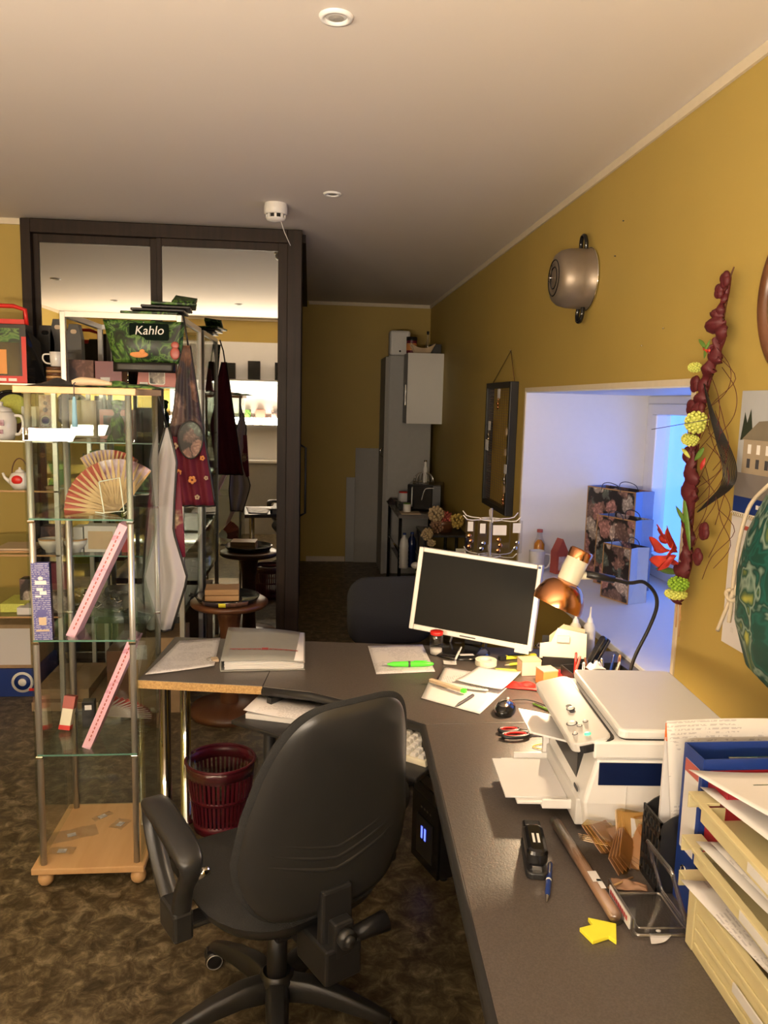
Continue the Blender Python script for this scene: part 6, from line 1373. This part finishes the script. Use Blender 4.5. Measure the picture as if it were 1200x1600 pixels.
obj('long_twig', MB().tube(smoothpath([g(1110, 655, 1.17), g(1070, 662, 1.12), g(1018, 671, 1.06)], 6), .0012, 6), M['darkink'], t)
for (a_, b__) in (((1058, 930), (1056, 980)), ((1064, 930), (1060, 995)), ((1062, 930), (1063, 970))): obj('bare_stem', MB().tube([g(*a_, 1.19), g(*b__, 1.19)], .0028, 8), M['lightwood'], t)
# little marks and nails on the wall
for i, (px, py) in enumerate(((975, 345), (962, 400), (1038, 513), (1004, 540))):
    p = at(px, py, 'X', W1); tag(obj('wall_nail', MB().tube([(W1, p.y, p.z), (W1-.006, p.y, p.z)], .0025, 6), M['chrome' if i > 1 else 'darkink']), ['dark nail highest on the yellow wall right of pot', 'dark nail just right of the pot handle level', 'small bright nail above the window niche, upper', 'small bright nail above the window niche, lower'][i], 'nail', 'nails in the yellow wall')

# ------------------------------------------------------------------ far corner
t = thing('tall_cabinet', 'tall pale grey cabinet in the far corner with curved handle', 'cabinet', (.97, 7.75, 0))
obj('carcass', MB().b2((-.215, 0, 0), (.215, .52, 2.145)), M['grey'], t, bevel=.002)
obj('front_door', MB().b2((-.205, -.018, .02), (.215, -.001, 2.14)), M['grey'], t, bevel=.002)
obj('dark_side', MB().b2((-.245, -.02, .0), (-.216, .51, 2.13)), M['concrete'], t)
obj('door_handle', MB().tube([(-.243, -.0, 1.26), (-.275, -.01, 1.24), (-.275, -.01, 1.18), (-.243, 0, 1.16)], .006, 8), M['chrome'], t)
t = thing('wall_cabinet', 'white kitchen wall cabinet with its door, hung in the far corner', 'cabinet', (1.065, 7.40, 1.505))
obj('carcass', MB().b2((-.165, .018, 0), (.171, .32, .65)), M['grey'], t, bevel=.001)
obj('door', MB().b2((-.165, 0, 0), (.171, .017, .65)), M['white'], t, bevel=.002)
obj('side_handle', MB().b2((-.172, .10, .17), (-.1655, .11, .36)), M['chrome'], t)
zt_ = 2.156
t = thing('coffee_maker', 'white plastic appliance with black top slot on tall cabinet', 'appliance', (.86, 7.82, 2.147))
obj('housing', MB().prism(rrect(.20, .17, .03, 4), 0, .235), M['white'], t, bevel=.02); obj('top_slot', MB().b2((-.03, -.06, .225), (.03, .06, .239)), M['black'], t); obj('dial', MB().ball((.0, -.086, .04), (.01, .004, .01), 12), M['black'], t)
t = thing('jar', 'dark lidded jar with red label on top of the wall cabinet', 'jar', (.955, 7.60, zt_+.001)); obj('body', MB().lathe([(.001, 0), (.046, 0), (.05, .01), (.05, .125)], 28), M['wine'], t); obj('label', MB().lathe([(.0506, .03), (.0506, .095)], 28), M['orange'], t); obj('lid', MB().lathe([(.052, .12), (.052, .155), (.001, .158)], 28), M['blackcard'], t)
t = thing('paper_boat', 'pale boat-shaped dish on top of the wall cabinet', 'dish', (1.04, 7.48, zt_+.001))
obj('dish_body', MB().grid(lambda u, v: ((u-.5)*.24*(.62+.38*v), (.03+.03*v)*1*(-1), (.045+.05*abs(2*u-1)**2)*v), 14, 6).grid(lambda u, v: ((u-.5)*.24*(.62+.38*v), (.03+.03*v), (.045+.05*abs(2*u-1)**2)*v), 14, 6), M['sand'], t, solid=.004)
obj('dish_floor', MB().b2((-.074, -.03, 0), (.074, .03, .004)), M['sand'], t)
t = thing('glass_bottle', 'slim bottle with dark cap on top of the wall cabinet, right', 'bottle', (1.11, 7.62, zt_+.001))
obj('bottle_body', MB().lathe([(.001, 0), (.018, 0), (.020, .01), (.020, .10), (.010, .13), (.010, .19)], 18), M['film'], t); obj('cap', MB().lathe([(.012, .185), (.012, .215), (.001, .216)], 14), M['black'], t)
t = thing('dark_box', 'dark box at the wall on top of the wall cabinet', 'box', (1.17, 7.62, zt_+.001)); obj('box_body', MB().b2((-.03, -.08, 0), (.06, .08, .085)), M['blackcard'], t, bevel=.002); obj('lid', MB().b2((-.032, -.082, .085), (.062, .082, .092)), M['blackcard'], t)
tag(obj('leaning_board', MB().b2((.485, 8.285, .002), (.80, 8.305, 1.215)), M['concrete'], bevel=.001), 'taller grey board leaning on back wall beside the cabinet', 'board', 'boards at the back wall')
tag(obj('leaning_board', MB().b2((.395, 8.31, .002), (.50, 8.324, .905)), M['grey'], bevel=.001), 'shorter grey board standing behind the taller one at left', 'board', 'boards at the back wall')
# black metal table
t = thing('metal_table', 'black metal-legged table with crowded top in far corner', 'table', (.0, .0, 0))
tx0, tx1, ty0, ty1, tz = .765, 1.20, 6.65, 7.62, .75
obj('table_top', MB().b2((tx0, ty0, tz-.03), (tx1, ty1, tz)), M['desk'], t, bevel=.002)
for x, y in ((tx0+.02, ty0+.02), (tx1-.02, ty0+.02), (tx0+.02, ty1-.02), (tx1-.02, ty1-.02)): obj('leg', MB().tube([(x, y, 0), (x, y, tz-.03)], .014, 12), M['blackgloss'], t)
obj('lower_rail', MB().tube([(tx0+.02, ty0+.02, .42), (tx0+.02, ty1-.02, .42)], .010, 10), M['chrome'], t); obj('lower_rail', MB().tube([(tx0+.02, ty0+.02, .30), (tx1-.02, ty0+.02, .30)], .008, 10), M['blackgloss'], t)
t = thing('microwave', 'glossy black microwave with white door handle on the metal table', 'microwave', (1.05, 7.03, tz+.001), math.radians(-14))
obj('housing', MB().b2((-.15, -.14, .01), (.15, .18, .235)), M['blackgloss'], t, bevel=.008); obj('door', MB().b2((-.148, -.155, .015), (.07, -.141, .23)), M['blackgloss'], t, bevel=.004)
obj('door_handle', MB().tube([(-.105, -.157, .04), (-.105, -.172, .05), (-.105, -.172, .20), (-.105, -.157, .21)], .006, 8), M['white'], t)
obj('door_trim', MB().tube(smoothpath([(-.02, -.157, .10), (.0, -.157, .18), (.03, -.157, .205), (.13, -.145, .205)], 5), .0028, 6), M['whiteink'], t)
obj('control_strip', MB().b2((.075, -.153, .02), (.145, -.141, .225)), M['black'], t)
t = thing('dish_rack', 'wire basket with bottle standing on top of the microwave', 'basket', (1.03, 7.05, tz+.238))
for k in range(8):
    a = PI*k/8; obj('wire_hoop', MB().tube([(.095*math.cos(q)*math.cos(a), .095*math.cos(q)*math.sin(a), .10*math.sin(q)) for q in [PI*i/14 for i in range(15)]], .0022, 6), M['chrome'], t)
obj('wire_ring', MB().tube([(.097*math.cos(2*PI*i/28), .097*math.sin(2*PI*i/28), .004) for i in range(28)], .003, 6, closed=True), M['chrome'], t)
t = thing('glass_bottle', 'clear bottle rising out of the wire basket on microwave', 'bottle', (1.04, 7.04, tz+.242)); obj('bottle_body', MB().lathe([(.001, 0), (.018, 0), (.019, .01), (.019, .12), (.011, .15), (.011, .19)], 16), M['ceramic'], t); obj('cap', MB().lathe([(.013, .185), (.013, .20), (.001, .2)], 14), M['chrome'], t)
def smallthing(name, label, cat, px, py, y, z, r_, h, mt, lid=None):
    p = at(px, py, 'Y', y)
    t = thing(name, label, cat, (p.x, y, z+.001))
    obj('body', MB().lathe([(.001, 0), (r_*.92, 0), (r_, .004), (r_, h*.85), (r_*.8, h*.9)], 20), mt, t)
    obj('lid', MB().lathe([(r_*.9, h*.84), (r_*.92, h*.98), (.001, h)], 20), lid or mt, t)
    return t
smallthing('food_tub', 'white tub with red lid on the metal table, left of microwave', 'tub', 631, 770, 7.1, tz+.06, .05, .09, M['paper'], M['brightred'])
tag(obj('stacked_box', MB().b2((.80, 6.98, tz+.001), (.885, 7.22, tz+.058)), M['blackcard'], bevel=.002), 'dark flat box under the red-lidded tub on the metal table', 'box')
smallthing('drinking_glass', 'clear tumbler at the left front of metal table', 'glass', 622, 790, 6.85, tz, .025, .10, M['clear'])
smallthing('cup', 'white cup with green decor beside the clear tumbler', 'cup', 636, 790, 6.80, tz, .035, .085, M['ceramic'], M['leafgreen'])
tag(obj('serving_board', MB().b2((.79, 6.66, tz+.001), (.96, 6.82, tz+.010)), M['sand'], bevel=.002), 'pale board at the front of metal table under the cups', 'board')
tag(obj('dark_cloth', MB().grid(lambda u, v: (.745+.11*u, 7.30+.25*v, tz+.004+.05*math.sin(PI*u)*math.sin(PI*v)*(1+.4*math.sin(9*u))), 12, 12), M['flora_brown'], solid=.004), 'dark crumpled cloth at the back left of metal table', 'cloth')
# pot plant / dried bouquet and low rack
t = thing('low_rack', 'low black shelf rack between metal table and mesh board', 'rack', (1.055, 6.15, 0))
for x, y in ((-.16, -.2), (.16, -.2), (-.16, .2), (.16, .2)): obj('leg', MB().tube([(x, y, 0), (x, y, .70)], .012, 10), M['black'], t)
for z in (.14, .48, .68): obj('shelf', MB().b2((-.175, -.215, z), (.175, .215, z+.018)), M['black'], t, bevel=.002)
t = thing('dried_bouquet', 'dried hydrangea bouquet in a basket on the low black rack', 'bouquet', (1.06, 6.12, .699))
obj('basket', MB().lathe([(.001, 0), (.07, 0), (.09, .06), (.095, .09), (.085, .09), (.001, .03)], 24), M['wood'], t)
rr = random.Random(9)
def hyd(cx, cy, cz, r_, mt):
    mb = MB()
    for k in range(46):
        th = math.acos(1-2*(k+.5)/46); ph = k*2.399; d = Vector((math.sin(th)*math.cos(ph), math.sin(th)*math.sin(ph), math.cos(th)))
        mb.ball(Vector((cx, cy, cz))+d*r_*rr.uniform(.75, 1.0), (r_*.22,)*3, 6)
    obj('flower_head', mb, mt, t)
hb = mat('dried_beige_flower', (.50, .38, .22), .9, var=.35, scale=90)
for (cx, cy, cz, r_, mt) in ((-.07, -.06, .145, .062, hb), (-.06, -.07, .05, .05, M['brown']), (.10, -.05, .09, .058, mat('dried_yellow_flower', (.55, .40, .10), .9, var=.3, scale=90)), (.02, -.02, .11, .05, M['rose']), (-.165, -.265, .02, .045, hb), (-.13, -.25, -.05, .03, hb)): hyd(cx, cy, cz, r_, mt)
t = thing('picture_tile', 'white tile with flower print leaning at the front of the low rack', 'tile', (1.175, 5.93, .499), rot=(math.radians(-8), 0, 0)); obj('tile', MB().b2((-.04, -.004, 0), (.04, .004, .095)), M['ceramic'], t); obj('flower_print', MB().b2((-.025, -.0048, .02), (.025, -.0041, .07)), M['mauve'], t)
smallthing('glass_dish', 'clear glass dish in the middle shelf of the low rack', 'dish', 675, 825, 6.0, .498, .06, .05, M['clear'])
for i, (dx, mt) in enumerate(((-.10, 'blue'), (-.04, 'navy'), (.02, 'blackcard'), (.07, 'blue'), (.11, 'card'))):
    tag(obj('box_file', MB().b2((1.055+dx-.02, 6.0, .159), (1.055+dx+.02, 6.22, .42-.02*(i % 2))), M[mt], bevel=.002), ['blue', 'navy', 'black', 'brighter blue', 'brown'][i]+' file box standing on the lower shelf of low rack', 'file box', 'file boxes in the low rack')
for i, (px, py, y, h, mt, lb) in enumerate(((629, 850, 6.55, .30, 'printergrey', 'tall plastic bottle with white label standing under the metal table'), (632, 905, 6.45, .26, 'film', 'ribbed clear water bottle on the floor in front of metal table'), (641, 850, 6.6, .30, 'navy', 'dark blue bottle beside the white-labelled bottle'))):
    p = at(px, 935, 'Y', y); zz = 0 if i == 1 else .31
    t = thing('plastic_bottle', lb, 'bottle', (p.x, y, zz+.001))
    prof = [(.001, 0), (.038, 0)]+[(.04-.003*(k % 2), .012+k*(h*.7/12)) for k in range(12)]+[(.03, h*.82), (.013, h*.9), (.013, h*.96)]
    obj('bottle_body', MB().lathe(prof, 20), M[mt], t); obj('cap', MB().lathe([(.015, h*.95), (.015, h), (.001, h)], 14), M['blue'], t)
tag(obj('storage_board', MB().b2((.80, 6.66, .305), (1.18, 7.5, .31)), M['black']), 'black board lying as a shelf on the lower rail of metal table', 'shelf board')
t = thing('potted_plant', 'potted plant with red and white flowers on the floor behind the desk', 'plant', (.80, 5.72, 0))
obj('pot', MB().lathe([(.001, 0), (.07, 0), (.095, .16), (.10, .165), (.09, .165), (.001, .14)], 24), M['concrete'], t)
rr = random.Random(4)
for k in range(16):
    a = rr.random()*6.28; L = rr.uniform(.18, .30); el = rr.uniform(.6, 1.25)
    d = Vector((math.cos(a)*math.cos(el), math.sin(a)*math.cos(el), math.sin(el))); n_ = d.cross(Vector((0, 0, 1))).normalized()
    obj('leaf', MB().grid(lambda u, v: Vector((0, 0, .15))+d*L*v+n_*.028*(2*u-1)*math.sin(PI*v)+Vector((0, 0, -.10*v*v)), 3, 8), M['leafgreen'], t, solid=.001)
for (dx, dy, dz, mt) in ((-.02, -.04, .40, 'petalred'), (.03, -.02, .46, 'ceramic'), (-.06, .0, .34, 'petalred'), (.0, .03, .50, 'ceramic')):
    f_ = obj('flower', MB().ball((dx, dy, dz), (.035, .035, .025), 12), M[mt], t); obj('flower_stem', MB().tube([(0, 0, .15), (dx, dy, dz)], .003, 6), M['leafgreen'], f_)
